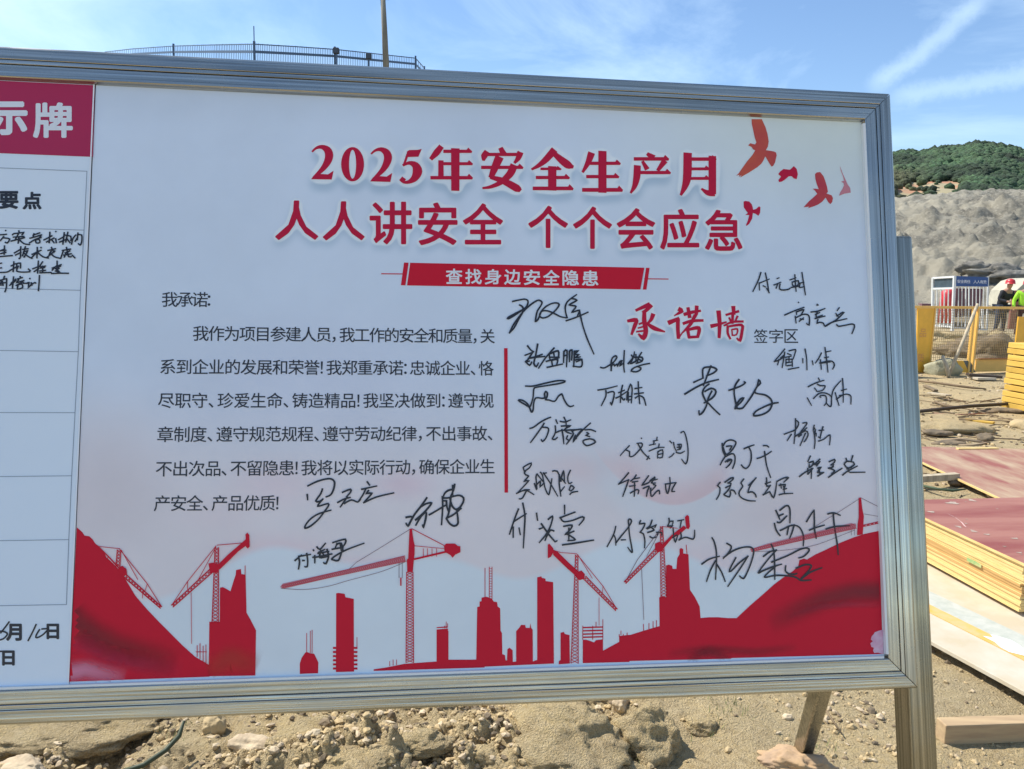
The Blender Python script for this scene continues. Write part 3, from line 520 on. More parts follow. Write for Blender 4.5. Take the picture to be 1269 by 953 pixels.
# ---- handwritten signatures
SIG = [
 (620, 360, 10.575, 1.7, "158,145 250,125 320,115 360,135 358,180 330,225 270,270 180,330 105,372 100,355 180,310 260,270 300,245 ; 250,190 285,210 300,240 290,290 240,380 180,490 118,560 ; 118,560 160,470 220,380 290,290 370,210 450,150 505,128 545,155 530,200 485,270 470,330 460,405 490,385 515,330 540,270 600,210 680,170 740,165 770,185 740,240 680,300 620,345 560,362 520,345 515,310 550,270 620,270 700,300 790,345 870,360 ; 875,360 855,290 850,220 870,160 920,110 1000,55 ; 930,105 1000,130 905,190 990,210 940,285 1035,260 1010,330 ; 860,398 960,365 1060,325 1150,285 ; 1035,260 1050,340 1085,480 1140,640 1225,835"),
 (630, 415, 9.53, 1.8, "225,130 265,180 300,200; 195,243 290,205 ; 290,200 225,300 195,320 250,310 ; 235,280 320,260 400,230 ; 345,110 320,250 300,340 330,375 355,330 ; 250,275 430,255 ; 200,315 250,360 275,320 ; 540,155 440,270 355,395 ; 480,230 490,290 ; 490,225 585,190 590,260 570,300 ; 530,200 540,250 ; 480,265 600,265 ; 445,315 600,270 ; 510,310 520,370 ; 520,300 580,290 570,350 ; 455,385 640,345; 655,200 650,330 ; 655,200 690,185 685,380 ; 650,250 690,240; 720,200 720,320; 720,195 750,180 745,300 ; 780,190 770,380 ; 775,200 820,190 780,230 830,235 790,270 850,260 ; 780,300 860,290 860,375 760,370 ; 870,290 800,320"),
 (630, 415, 9.53, 1.7, "200,605 290,605 420,575 560,545 650,540 665,555 600,575 450,600 330,620 300,640 290,740 260,840 240,850 200,825 130,785 125,768 170,775 220,810 245,850 270,910 290,890 300,800 325,745 400,750 430,740 425,700 440,670 460,690 455,730 440,765 480,770 545,785 590,725 630,700 650,750 690,820 730,848 770,835"),
 (735, 425, 10.59, 1.7, "95,320 140,330 200,300 270,250 310,190 290,170 250,200 235,260 235,365 ; 235,365 240,300 270,280 280,300 310,280 320,300 345,250 375,235 350,300 390,270 ; 408,100 400,300 410,385; 455,275 490,235 530,180 540,115 ; 500,160 520,200 490,270 560,240 600,210 ; 560,150 560,240 ; 540,190 640,190 640,240 560,270 ; 635,125 590,200 580,270; 590,210 640,240 ; 740,270 640,290 530,330 500,370 560,380 610,360 625,330 590,315"),
 (735, 425, 10.59, 1.6, "60,620 180,600 315,565 ; 165,625 165,700 105,825 ; 190,655 240,640 275,650 265,730 240,810 225,780 ; 295,725 350,700 440,640; 385,555 365,650 355,785 ; 330,655 410,620; 360,700 400,750 415,730 ; 440,750 450,650 490,545 510,600 505,700 500,790 ; 460,650 460,780 ; 440,710 510,700 ; 460,750 500,745; 590,510 595,640 610,800 ; 545,600 640,585 ; 540,670 660,655 ; 550,725 600,690 ; 600,690 660,720 690,820"),
 (840, 445, 9.064, 1.9, "280,215 280,110 340,90 400,95 435,120 400,155 320,190 ; 370,75 330,180 285,300 ; 175,262 280,215 ; 75,395 200,320 320,265 455,230 ; 350,280 300,320 275,380 300,450 320,490 ; 300,365 370,330 420,350 420,390 380,440 290,495 ; 380,360 340,440 320,520 280,595 240,625 235,580 ; 340,495 400,560 470,625; 570,352 650,325 720,295 755,265 740,255; 685,230 640,300 630,380 645,480 660,545 640,560 ; 640,560 650,520 700,450 735,440 710,480 650,545 715,555 760,510 830,410 880,320 925,270 905,235 890,300 860,370 900,390 980,405 1040,450 1055,510 1020,580 940,625 850,635 870,590 960,540 1060,500 1125,490"),
 (925, 330, 9.064, 1.5, "160,70 130,160 70,285; 140,185 145,270; 210,75 235,200 250,300; 145,190 255,145; 185,220 215,235 ;225,250 255,300 ; 340,140 365,130 ; 305,212 385,180; 350,195 330,250 ; 375,200 370,255 410,268 470,260 490,245; 485,155 555,130; 540,95 555,285; 510,180 580,165 575,215 520,220 510,180; 500,240 590,225 ; 600,190 590,240; 600,190 645,180; 620,70 640,200 660,325 ; 600,240 650,230"),
 (925, 330, 9.064, 1.6, "580,405 585,410; 425,550 540,500 645,462; 560,510 560,545; 570,510 640,490 600,560; 545,560 555,640 ; 550,580 640,540 700,560 700,660 670,640; 600,590 640,600 ; 590,620 640,580; 790,428 802,440;788,438 804,432 ; 720,515 800,505 880,475 ; 770,545 820,520 ; 790,520 780,570 850,550 ; 765,590 880,560 ; 800,600 790,640 820,630 860,640 880,675 940,640 1010,600 1090,520 1060,525; 1040,465 1015,500 ; 1000,530 1030,570; 1010,560 1080,515 ; 880,675 960,630 1125,590 ; 1010,655 1030,675 1100,665 1190,650 1210,680 1180,760"),
 (950, 425, 10.575, 1.5, "235,80 170,160 95,245 ; 100,245 160,225 215,190 ; 160,215 140,290 ; 180,200 235,150; 235,120 215,240 200,325 ; 290,105 375,88 370,130 345,210 ; 240,190 320,175 ; 270,140 320,160 ; 250,215 340,215 ; 250,220 250,300 ; 290,180 290,250; 260,260 330,250 ; 330,210 335,310 ; 265,300 330,290; 280,348 420,322; 470,205 472,265; 500,80 520,200 525,355 ; 595,235 605,290; 715,130 680,200 635,265 ; 700,220 715,350; 760,60 780,200 800,385 ; 770,120 840,105; 755,195 810,185 ; 690,265 800,240 860,245 885,290 860,345 ; 720,265 830,250"),
 (950, 425, 10.575, 1.5, "675,460 690,490 ; 540,575 640,525 750,490; 660,540 700,560 765,565 730,620 670,635 ; 625,590 660,640 ; 610,730 680,665 750,655 820,680 850,720; 530,720 585,820; 690,705 710,715; 700,690 770,695 780,780 750,820 ; 780,790 825,835 845,810 850,700 880,600 970,495 ; 895,650 920,740 945,820 ; 990,465 1000,600 1000,780; 975,625 1045,605 ; 910,740 1000,680 1060,675 1100,700 1100,805; 950,690 1010,680"),
 (960, 515, 10.575, 1.5, "270,40 270,160 250,370 ; 120,245 200,215 260,190 300,140 310,90 275,60; 215,245 160,330 ; 270,270 360,210 420,160 ; 365,100 415,90 410,120 340,210 ; 300,265 400,200 435,240 410,310 380,345 ; 400,230 330,395 ; 350,250 310,280 ; 515,125 500,200 ; 505,150 530,190 520,250; 510,210 525,330 515,435 ; 540,230 540,270; 630,145 605,230 590,300 ; 575,195 640,190 ; 570,280 600,295 ; 570,335 640,310 720,255 715,385"),
 (960, 515, 10.575, 1.7, "465,530 430,605 ; 445,620 500,600 500,640 450,680 450,640 ; 320,800 400,740 500,690 ; 430,690 430,770 ; 480,690 475,825; 430,770 490,700; 590,570 520,640 580,620; 545,660 590,600 ; 560,690 600,680 560,745 640,745 ; 575,700 590,770 555,795 640,745; 710,605 780,575 780,610 730,650 ; 700,690 770,670 ; 740,690 770,640 ; 710,690 780,720 740,765 ; 700,810 770,760 880,690 ; 1020,525 1000,590; 930,560 945,600 ; 905,640 940,600 1030,610 ; 915,650 960,690 1040,640 1020,610 ; 960,690 970,740 ; 885,780 950,730 1080,660 ; 980,745 1180,742 ; 940,700 1000,680"),
 (645, 510, 12.69, 1.6, "145,265 200,250 310,170 400,120 475,90 ; 370,185 330,250 230,390 155,490 ; 330,250 400,250 440,270 430,340 390,430 345,470 325,440 ; 555,130 580,190; 545,225 550,320 520,390 500,430 540,440 580,405 ; 680,90 710,150 720,240 ; 620,155 700,165 790,130 ; 640,230 780,225 700,270 ; 560,330 640,300 800,290 950,280 ; 650,280 670,400 680,510 ; 740,230 690,290 ; 690,280 720,320 800,350 ; 740,380 720,430 760,450 ; 800,300 830,350 770,450 720,515 ; 820,300 960,280 900,360 830,470 860,380 880,430 ; 830,470 950,320 1100,180 ; 1010,290 1100,285 1180,315 ; 1040,330 1070,350 1030,375 1090,395; 1080,430 1000,450 980,480 1030,535 1110,520 1175,480 1140,440 1080,430"),
 (630, 565, 7.625, 1.5, "160,150 140,110 215,68 200,110 150,150 165,180 190,190 150,240 190,235 80,355; 150,320 200,320 ; 75,355 160,325 240,365 ; 170,330 130,400 100,405 ; 245,260 265,320 ; 270,170 260,200 270,310 ; 270,170 340,260 ; 300,155 320,180 345,300 380,365 400,280 410,215 ; 260,280 300,240 300,290 330,260 ; 330,160 390,250 465,380 ; 330,165 360,160; 415,145 460,145 500,240 ; 480,175 480,270 495,380 ; 490,240 520,145 530,250 ; 500,210 540,260; 490,340 530,290 ; 585,135 560,200 570,260 600,250; 575,320 590,280 620,300 590,330 570,320; 580,365 600,345 655,335"),
 (630, 565, 7.625, 1.7, "95,500 60,590 10,740; 45,670 45,770; 100,680 112,745; 135,445 155,560 150,700 140,870 ; 50,620 170,545 ; 265,540 275,610; 375,600 415,570 410,620 370,720 290,820; 290,690 320,680 ; 310,640 380,740 440,810 ; 430,710 400,700 370,740 345,800 ; 445,810 460,800; 530,465 530,550; 485,585 630,530 ; 490,580 520,620 600,610 700,575 710,600 665,655 ; 520,665 600,655 580,700 540,740 620,710; 570,680 570,800 ; 560,740 630,790 560,800 ; 510,840 620,825 805,795"),
 (760, 525, 9.53, 1.4, "190,260 140,310 80,378 ; 140,310 190,330 190,385 230,385 290,330 340,260 330,230 275,235 ; 290,240 350,340 430,415; 395,425 420,380; 330,170 332,178; 515,160 510,200; 470,205 525,195; 425,255 500,240 ; 480,215 470,250; 420,325 520,285 600,280 ; 540,240 530,290 ; 525,330 520,410 ; 530,330 580,310 575,400 520,400 ; 525,365 575,355; 665,205 690,230 ; 715,350 690,380 655,400 ; 710,220 720,280 745,330 ; 755,250 800,245 790,300 750,310 ; 750,280 800,275; 775,250 775,310 ; 740,340 790,350 840,325 ; 795,110 830,92 860,170 880,300 875,420 850,475 805,420"),
 (760, 525, 9.53, 1.5, "180,580 130,640 60,715 ; 60,715 140,680 185,660 ; 180,665 150,750 110,860; 270,605 240,650 200,680 ; 250,650 310,640 ; 220,690 290,680 ; 190,740 260,730 ; 250,700 250,800 245,860; 200,820 270,780 300,790 290,830 ; 415,615 370,680 340,725 410,700 420,690 ; 350,765 420,740 400,800 390,860 ; 490,630 450,660 430,680 520,655 ; 490,640 450,700 500,700 ; 470,720 500,730 450,790 ; 440,760 440,830 455,860 510,800 540,790 545,830 ; 665,635 670,710 ; 615,715 620,780 635,825 ; 610,715 740,695 ; 670,710 650,800 640,825 ; 740,695 700,760 690,800 725,800"),
 (745, 635, 10.575, 1.5, "190,180 160,290 75,450; 160,290 185,340 190,430 ; 190,400 260,310 350,200 395,120 380,88 355,100 360,180 370,300 405,520 345,455 ; 260,360 320,358; 515,105 500,150 570,145 540,220 510,260 550,280 570,370 565,465; 665,100 640,170 590,210 ; 600,215 715,165 ; 640,190 690,230 600,265 650,250; 720,160 700,200; 635,315 670,335 720,320 ; 720,260 790,265 790,300; 740,280 730,300 ; 885,75 890,130 865,180 ; 890,120 940,115 930,160 ; 870,180 930,175 900,205 ; 940,200 950,330 970,385 1000,300 ; 930,330 990,290 ; 1000,110 1080,95 ; 1050,100 1030,200 ; 1040,260 1045,330 1010,365 1100,325 1200,350 1220,300 1222,230"),
 (880, 540, 10.575, 1.6, "155,100 165,200 200,270 ; 170,130 200,80 260,55 320,70 335,100 290,180 240,230 200,240 170,150; 210,140 280,135 250,190 ; 200,265 150,340 130,385 ; 190,280 280,235 320,260 320,350 290,430; 195,345 240,310 280,320 250,380 205,420 ; 220,340 280,310 ; 440,172 500,145 575,120 ; 500,150 530,200 535,300 510,390 465,430 430,410 405,380; 695,130 740,130 765,150; 610,298 660,285 740,245 800,205; 710,205 720,280 740,400 790,550"),
 (880, 540, 10.575, 1.6, "130,610 95,655 125,680 120,760 80,835 ; 190,610 260,560 300,550 290,580 230,620 ; 230,620 270,625 250,690; 200,680 260,650 ; 250,690 210,740 180,770 210,790 250,800 265,750 255,720 ; 270,710 310,720 335,765; 440,565 400,620 425,660 380,730 380,780 420,820 500,850 590,855 ; 600,550 530,640 490,740 ; 500,650 560,590 ; 490,745 550,735 590,770 600,805; 735,550 740,600 ; 720,630 790,605 ; 735,600 740,660 790,650 ; 690,775 780,730 ; 780,660 700,770 ; 780,740 825,810 850,740 870,610 ; 870,600 960,555 1020,550 960,610 ; 920,630 930,690 ; 900,650 980,640 960,700 1000,690 ; 960,660 970,750; 900,775 960,760 1080,755"),
 (950, 615, 11.21, 1.8, "125,195 155,260 180,320; 160,275 230,245; 180,195 270,130 310,150 322,230 320,370; 145,360 180,365 230,320 280,270; 105,375 130,470 185,548 ; 185,475 240,450 320,410 400,405 460,440 500,520 510,600 505,690; 300,430 280,535; 380,395 350,500 315,585; 550,355 600,270 655,190 ; 655,190 660,350 660,450 685,585; 590,470 680,435 800,400 ; 845,245 930,230 1020,265; 920,225 930,350 950,500 975,650 990,810; 820,455 920,425 1000,415 1150,408"),
 (865, 665, 7.93, 1.7, "135,10 160,60 180,180 170,420; 35,270 110,220 210,192; 170,235 120,330 82,440 ; 185,275 230,350 265,440; 280,65 325,95 310,140 245,215 ; 250,205 340,140 440,105 520,105 545,140 530,220 490,330 445,410 405,385 ; 370,205 310,320 320,340 400,260 490,190 ; 490,190 420,300 290,490; 715,75 740,130 750,260 752,420 ; 640,195 700,150 770,130 ; 770,130 680,230 590,355 660,320 ; 590,355 720,300 820,270 ; 720,250 880,185 1000,125 1070,112 1090,135 1040,190 985,210 ; 760,290 650,395 760,380 880,385 960,400 1010,430 1110,425 ; 860,285 855,330 880,360 940,370 970,360 ; 960,310 1050,275 1110,285 1080,340 1010,415 1100,350 1215,305"),
 (360, 590, 7.943, 1.7, "165,180 170,235; 170,97 270,50 380,25 430,50 430,110 400,180 350,205; 315,125 300,170 250,245 285,250 320,225 ; 320,225 270,295 370,270 370,300 340,340 280,420 200,490 145,512 150,480 200,420 280,370 400,335 ; 510,160 590,130 590,160 550,205 ; 465,260 530,225 590,210 ; 560,205 490,305 ; 530,270 600,235 660,255 690,230; 755,55 780,90 ; 700,130 850,97; 740,130 710,190 665,255; 770,140 750,170 800,170 730,250; 720,262 850,205 1018,165"),
 (360, 590, 7.943, 1.7, "45,830 110,775; 80,800 90,840 80,915 ; 80,790 200,770; 120,830 140,830 ; 160,760 170,830 165,890 140,890; 225,725 230,735; 220,800 240,790; 240,780 240,855 ; 260,695 290,720 345,660 ; 280,750 340,720 ; 270,760 380,740; 300,730 290,800 370,790 ; 360,720 375,790 350,860 325,850; 320,760 330,780; 240,800 410,765 ; 415,655 460,640 540,622 540,660 520,690 ; 460,660 440,710 ; 460,670 500,660 520,740 ; 490,660 500,730; 410,720 520,700 ; 410,820 470,830 500,760 510,730 ; 410,820 420,800 540,730 725,660"),
 (495, 600, 14.1, 1.9, "480,235 380,380 270,520 200,640 150,730 115,680 ; 115,580 200,565 230,580 ; 380,390 470,340 560,330 480,440 380,540 280,620 ; 280,625 330,600 ; 400,530 340,620 285,720 ; 340,600 460,490 460,590 420,750 405,710 ; 520,535 620,480 750,400 810,365; 750,215 755,400 735,710 ; 965,0 945,100 900,200 ; 930,20 930,190 ; 940,90 850,110 790,160 770,210 ; 755,240 850,240 950,210 1050,195 1120,240 1110,320 1050,410 980,440 920,380 890,280 ; 770,290 830,290; 820,290 830,400 860,480 ; 900,200 880,400 850,540 820,590 ; 880,240 900,330; 830,590 930,540 1010,480 1080,420 ; 820,600 880,690 960,730 1020,690 1020,590 1000,440"),
]
for x0, y0, s, w, txt in SIG:
    i = ink('signature', m_pen, 0.0016); c = crop(x0, y0, s)
    for st in parse(txt):
        pts = [B(*c(*p)) for p in st]; n = len(pts); w_ = w*1.22
        i.ribbon([(q[0], q[1], w_*0.00175*(0.8 if k == n-1 else 1.0)*random.uniform(0.9, 1.1)) for k, q in enumerate(pts)], smooth=True)
# ---- skyline, cranes, birds
sk = ink('skyline_print', m_red)
k1, k2, k3, k4, k5 = crop(80, 580, 3.404), crop(320, 580, 3.529), crop(560, 620, 4.145), crop(740, 620, 4.333), crop(880, 600, 3.664)
def pl(txt): return parse(txt)[0]
hl = ink('hill_print', m_red); hl.ppoly([k1(*p) for p in pl("52,250 75,270 85,285 105,288 118,300 130,318 150,335 165,352 178,378 190,388 215,412 240,440 270,490 300,540 345,592 400,650 450,700 500,750 550,795 610,830 612,880 20,901")])
for cc, t in ((k1, "608,878 611,648 655,648 656,505 668,502 680,508 700,520 712,480 722,450 724,430 744,426 746,447 764,450 768,610 785,640 808,685 805,875"),
              (k2, "182,900 182,855 190,830 205,808 212,804 228,810 245,812 256,835 263,850 262,897"),
              (k2, "340,892 341,548 352,546 378,550 382,565 418,572 419,890"),
              (k2, "505,885 505,880 560,872 640,856 780,846 780,712 832,712 832,838 955,838 990,838 990,872 505,887"),
              (k2, "780,712 780,706 830,702 830,712"), (k2, "780,700 780,696 828,692 828,698"),
              (k3, "-10,860 0,820 125,818 130,548 142,545 142,520 152,518 152,500 178,495 205,505 215,520 232,522 235,545 248,555 250,670 257,682 259,790 272,795 276,822 283,822 285,765 296,757 312,770 313,830 330,828 330,672 348,652 355,640 376,640 380,655 400,655 403,630 407,655 415,665 416,828 430,822 438,820 438,395 455,392 458,388 462,398 480,402 482,415 520,420 524,838 0,862"),
              (k3, "548,842 550,825 558,820 558,680 575,676 580,686 604,692 606,838"),
              (k3, "672,836 672,716 690,716 710,722 730,730 740,718 776,714 776,780 790,770 860,735 860,700 905,695 912,830")):
    sk.ppoly([cc(*p) for p in pl(t)])
for i in range(6):
    for xx in (327, 419): sk.ppoly([k2(xx, 782+i*18), k2(xx+15, 782+i*18), k2(xx+15, 791+i*18), k2(xx, 791+i*18)])
for y in (650, 667, 684, 700): sk.ppoly([k3(672, y), k3(775, y-3), k3(775, y+4), k3(672, y+7)])
def ln(o, cc, txt, w): o.pline([cc(*p) for p in pl(txt)], w)
for a in ("212,722 212,806", "228,712 228,808", "236,708 236,808", "432,740 432,790", "822,672 822,700", "815,690 815,700", "828,680 828,696", "575,845 575,865", "590,838 590,862", "605,838 605,860"): ln(sk, k2, a, 0.7)
for a in ("170,348 170,500", "192,342 192,505", "206,342 206,508", "672,645 672,715", "723,645 723,715", "775,612 775,715", "740,625 740,650", "868,690 868,670", "900,680 900,695"): ln(sk, k3, a, 0.8)
for i in range(12): ln(sk, k3, f"192,{350+i*13} 206,{350+i*13}", 0.5)
for a in ("762,412 762,452", "560,748 560,795", "572,740 572,805", "585,750 585,815", "597,745 597,822", "555,775 600,775"): ln(sk, k1, a, 0.8)
hr = ink('hill_print', m_red)
hr.ppoly([k4(*p) for p in pl("30,808 118,760 118,728 180,722 250,700 335,675 333,522 345,515 370,520 370,350 385,345 403,352 405,368 425,368 430,310 442,290 442,262 450,256 462,262 462,285 490,290 498,480 525,520 550,570 555,632 600,628 650,628 720,634 735,640 720,850 30,866")])
hr.ppoly([k5(*p) for p in pl("10,608 120,608 180,552 240,500 290,455 330,425 375,395 400,372 405,345 425,338 440,342 480,318 520,300 590,266 650,242 700,226 765,212 784,771 0,792 -12,790")])
for a in ("478,240 482,290", "248,665 250,700", "278,660 278,692", "300,650 300,685", "318,645 318,680", "118,720 118,730", "140,718 140,725", "160,716 160,724"): ln(hr, k4, a, 0.9)
def lattice(o, a, b, wa, wb, n, lw=0.7, solid=False):
    a, b = np.array(a), np.array(b); d = (b-a)/np.hypot(*(b-a)); nn = np.array([-d[1], d[0]])
    L = [tuple(a+(b-a)*t/n+nn*(wa+(wb-wa)*t/n)/2) for t in range(n+1)]; R_ = [tuple(a+(b-a)*t/n-nn*(wa+(wb-wa)*t/n)/2) for t in range(n+1)]
    o.pline([L[0], L[-1]], lw); o.pline([R_[0], R_[-1]], lw)
    for i in range(n): o.pline([L[i], R_[i+1]], lw*0.75); o.pline([R_[i], L[i+1]], lw*0.75)
def crane():
    return ink('crane_print', m_red, 0.0012)
# far-left crane
q = crane(); lattice(q, k1(245, 445), k1(408, 588), 4.6, 2.6, 14, 1.1); lattice(q, k1(231, 345), k1(226, 415), 4.5, 5, 5, 1.0)
q.ppoly([k1(*p) for p in pl("228,420 245,412 262,425 265,448 250,458 230,450")]); ln(q, k1, "140,330 235,340", 0.7); ln(q, k1, "232,340 350,488 408,580", 0.8); ln(q, k1, "240,345 310,470", 0.7); ln(q, k1, "350,488 340,520", 0.7)
ln(q, k1, "140,328 185,372 230,420", 1.4); ln(q, k1, "330,520 330,548", 0.7); ln(q, k1, "185,372 180,392", 0.8)
q = crane(); lattice(q, k1(628, 425), k1(455, 582), 5.2, 3.2, 14, 1.1); lattice(q, k1(643, 335), k1(636, 655), 4.4, 8.0, 22, 1.0); q.ppoly([k1(*p) for p in pl("608,402 630,398 650,408 655,425 645,440 615,442")])
q.ppoly([k1(*p) for p in pl("650,405 690,365 745,318 765,300 770,325 735,350 700,385 655,428")]); q.ppoly([k1(*p) for p in pl("764,280 772,272 780,282 782,330 774,340 766,332")]); ln(q, k1, "645,325 750,316", 0.8)
ln(q, k1, "640,328 520,478 455,575", 0.8); ln(q, k1, "640,332 560,480", 0.7); ln(q, k1, "520,478 520,510", 0.7); ln(q, k1, "535,525 537,740", 0.6)
# big middle crane
q = crane(); lattice(q, k2(663, 455), k2(663, 850), 8.0, 9.5, 32, 0.9); q.ppoly([k2(*p) for p in pl("662,265 672,265 680,320 684,335 684,375 680,410 676,455 652,455 650,400 656,395")])
q.ppoly([k2(*p) for p in pl("812,340 822,330 860,330 872,340 884,342 884,368 862,378 850,392 840,380 815,366")]); ln(q, k2, "684,398 820,366", 2.2); ln(q, k2, "672,265 812,338", 0.9); ln(q, k2, "684,340 812,352", 0.7)
for x in (722, 740, 760, 780): ln(q, k2, f"{x},352 {x},386", 0.7)
q2 = ink('crane_print', m_pink, 0.0011); q2.ppoly([k2(*p) for p in pl("96,520 108,505 400,440 640,384 644,408 420,455 110,528")])
lattice(q, k2(105, 518), k2(645, 395), 3.0, 7.2, 60, 0.42)
q3 = ink('crane_print', m_cable, 0.0013); ln(q3, k2, "668,265 540,345 430,412 400,440", 0.55)
q3.pline([k2(*p) for p in pl("100,526 200,531 300,518 400,490 540,452 640,412")], 0.55, smooth=True); ln(q3, k2, "616,412 616,480", 0.6); ln(q3, k2, "630,412 630,480", 0.6); ln(q, k2, "624,480 624,512", 1.6)
# crane right of the tall tower
q = crane(); lattice(q, k3(641, 280), k3(630, 836), 3.2, 9.0, 32, 0.9); q.ppoly([k3(*p) for p in pl("492,228 500,222 520,246 522,262 508,290 492,298")]); q.ppoly([k3(*p) for p in pl("515,250 540,262 600,320 650,365 640,392 590,348 520,280")])
q.ppoly([k3(*p) for p in pl("640,368 665,360 682,378 680,402 655,410 640,400")]); lattice(q, k3(680, 395), k3(845, 562), 4.6, 3.0, 14, 1.0); ln(q, k3, "515,255 560,268 640,274", 0.7); ln(q, k3, "640,274 775,440 845,556", 0.8); ln(q, k3, "650,285 720,400", 0.7); ln(q, k3, "775,440 772,475", 0.7); ln(q, k3, "755,500 755,640", 0.6)
# crane beside the right-hand building
q = crane(); lattice(q, k4(345, 140), k4(358, 525), 3.0, 7.5, 24, 0.9); q.ppoly([k4(*p) for p in pl("310,232 335,222 355,240 352,270 325,280 310,262")]); q.ppoly([k4(*p) for p in pl("345,240 400,185 465,135 478,150 440,185 400,205 352,262")])
q.ppoly([k4(*p) for p in pl("470,90 483,78 492,85 497,140 490,155 478,150")]); lattice(q, k4(318, 270), k4(148, 442), 5.2, 3.0, 15, 1.0); ln(q, k4, "345,140 430,150", 0.7); q4 = ink('crane_print', m_cable, 0.0013); ln(q4, k4, "345,145 215,320 150,438", 0.7); ln(q4, k4, "345,150 265,300", 0.6); ln(q4, k4, "238,368 250,640", 0.6)
# crane at the right edge
q = crane(); q.ppoly([k5(*p) for p in pl("673,62 684,60 690,110 697,145 695,180 692,228 666,232 669,180 674,150")]); lattice(q, k5(690, 190), k5(762, 174), 2.0, 2.0, 4, 0.8)
q2 = ink('crane_print', m_pink, 0.0011); q2.ppoly([k5(*p) for p in pl("182,296 260,270 640,176 662,184 660,200 640,205 260,292 190,308")]); lattice(q, k5(185, 300), k5(660, 190), 3.0, 6.0, 50, 0.5)
q5 = ink('crane_print', m_cable, 0.0013); ln(q5, k5, "680,64 590,122 530,158 460,202", 0.5); ln(q5, k5, "684,62 762,102", 0.6); ln(q5, k5, "697,135 762,146", 0.5); q5.pline([k5(*p) for p in pl("190,306 330,300 470,278 600,230 655,208")], 0.5, smooth=True); ln(q5, k5, "640,206 640,232", 0.5); ln(q5, k5, "655,204 655,232", 0.5)
kb = crop(910, 145, 7.06)
for t, m_b in (("150,20 240,20 258,60 272,90 290,150 300,215 292,262 275,290 345,302 364,312 370,335 355,400 340,428 325,435 305,405 270,345 252,385 235,410 200,440 130,485 50,530 62,508 38,525 45,505 15,515 40,490 60,460 110,390 160,330 182,292 165,285 150,262 120,248 140,230 165,238 182,240 192,222 178,180 165,120 152,60", m_orange),
               ("383,500 400,478 430,455 485,462 500,450 520,430 545,455 555,500 545,545 520,538 500,518 475,520 440,550 415,566 390,570 385,552 408,522", m_redl),
               ("705,500 720,486 750,482 780,520 795,560 810,610 818,655 805,670 850,685 862,710 855,745 840,762 820,745 798,705 770,740 735,765 700,780 640,800 655,785 605,790 650,740 690,705 725,672 705,645 685,628 715,628 738,632 718,580 708,540", m_orange),
               ("922,425 945,490 975,555 990,590 1012,620 1018,662 960,672 915,690 925,660 945,630 958,600 955,578 932,566 960,558 950,520 930,470", m_pink),
               ("80,742 95,735 130,740 152,765 160,790 163,812 190,805 215,782 228,790 225,840 210,865 185,848 162,840 155,890 130,935 108,952 100,950 118,905 130,858 95,858 118,840 100,818 82,790", m_redl)):
    b_ = ink('bird_print', m_b); b_.ppoly([kb(*p) for p in pl(t)])
# ---- the printed sheet itself: pale sky print, clouds, soft halos of the lettering
def sstep(x, a, b): t = np.clip((x-a)/(b-a), 0, 1); return t*t*(3-2*t)
colr = np.zeros(GXX.shape+(3,)); colr[:] = (0.75, 0.83, 0.945)
def blend(mask, c): 
    global colr
    colr = colr*(1-mask[..., None])+np.array(c)*mask[..., None]
def blob(cx, cy, rx, ry, soft=1.0): d = np.sqrt(((PPX-cx)/rx)**2+((PPY-cy)/ry)**2); return 1-sstep(d, 1-soft, 1.0)
blend(0.9*sstep(PPY, 430, 640), (0.86, 0.775, 0.78))
blend(0.75*sstep(PPX, 640, 1050)*(1-sstep(PPY, 130, 330)), (0.82, 0.86, 0.72))
blend(0.35*(1-sstep(PPY, 120, 165)), (0.62, 0.68, 0.76))  # darker lavender strip along the top: a reflection painted into the print
blend(0.5*blob(390, 470, 320, 130), (0.72, 0.74, 0.88)); blend(0.5*blob(960, 520, 260, 120), (0.74, 0.74, 0.86))
for bb in ((130, 600, 120, 140, 0.5, (0.74, 0.72, 0.72)), (335, 690, 110, 42, 0.55, (0.82, 0.68, 0.70)), (340, 600, 90, 45, 0.35, (0.84, 0.70, 0.72)), (500, 600, 60, 30, 0.45, (0.82, 0.66, 0.70)), (740, 580, 110, 30, 0.5, (0.80, 0.70, 0.70)), (1000, 640, 130, 60, 0.6, (0.78, 0.73, 0.72)), (440, 710, 90, 26, 0.7, (0.80, 0.62, 0.66)), (270, 640, 80, 40, 0.3, (0.8, 0.72, 0.72)), (870, 700, 90, 40, 0.35, (0.82, 0.70, 0.72)), (990, 700, 60, 50, 0.5, (0.84, 0.66, 0.68))):
    blend(min(1, bb[4]*1.35)*blob(*bb[:4]), (bb[5][0]+0.04, bb[5][1]-0.03, bb[5][2]-0.01))
# crisp-edged printed clouds (light lower sky)
def band(yc, soft=6): return sstep(PPY, yc-soft*0.2, yc+soft)
edge = 745-60*np.exp(-((PPX-330)/90.0)**2)-62*np.exp(-((PPX-560)/170.0)**2)+26*np.exp(-((PPX-640)/70.0)**2)-70*np.exp(-((PPX-800)/110.0)**2)-30*np.exp(-((PPX-960)/60.0)**2)
blend(0.9*band(edge, 10), (0.78, 0.87, 0.93))
arc = 625-((PPX-835)/75.0)**2*40
blend(0.75*sstep(PPY, arc-45, arc-2)*(1-sstep(PPY, arc-1, arc+2))*(np.abs(PPX-835) < 78)*(1-sstep(np.abs(PPX-835), 50, 78)), (0.82, 0.58, 0.60))
blend(0.4*sstep(PPX, 700, 760)*(1-sstep(PPX, 880, 930))*sstep(PPY, arc, arc+3)*(1-sstep(PPY, arc+20, arc+55)), (0.74, 0.82, 0.88))
def shifted(a, n): b = np.zeros_like(a); b[n:] = a[:-n]; return b
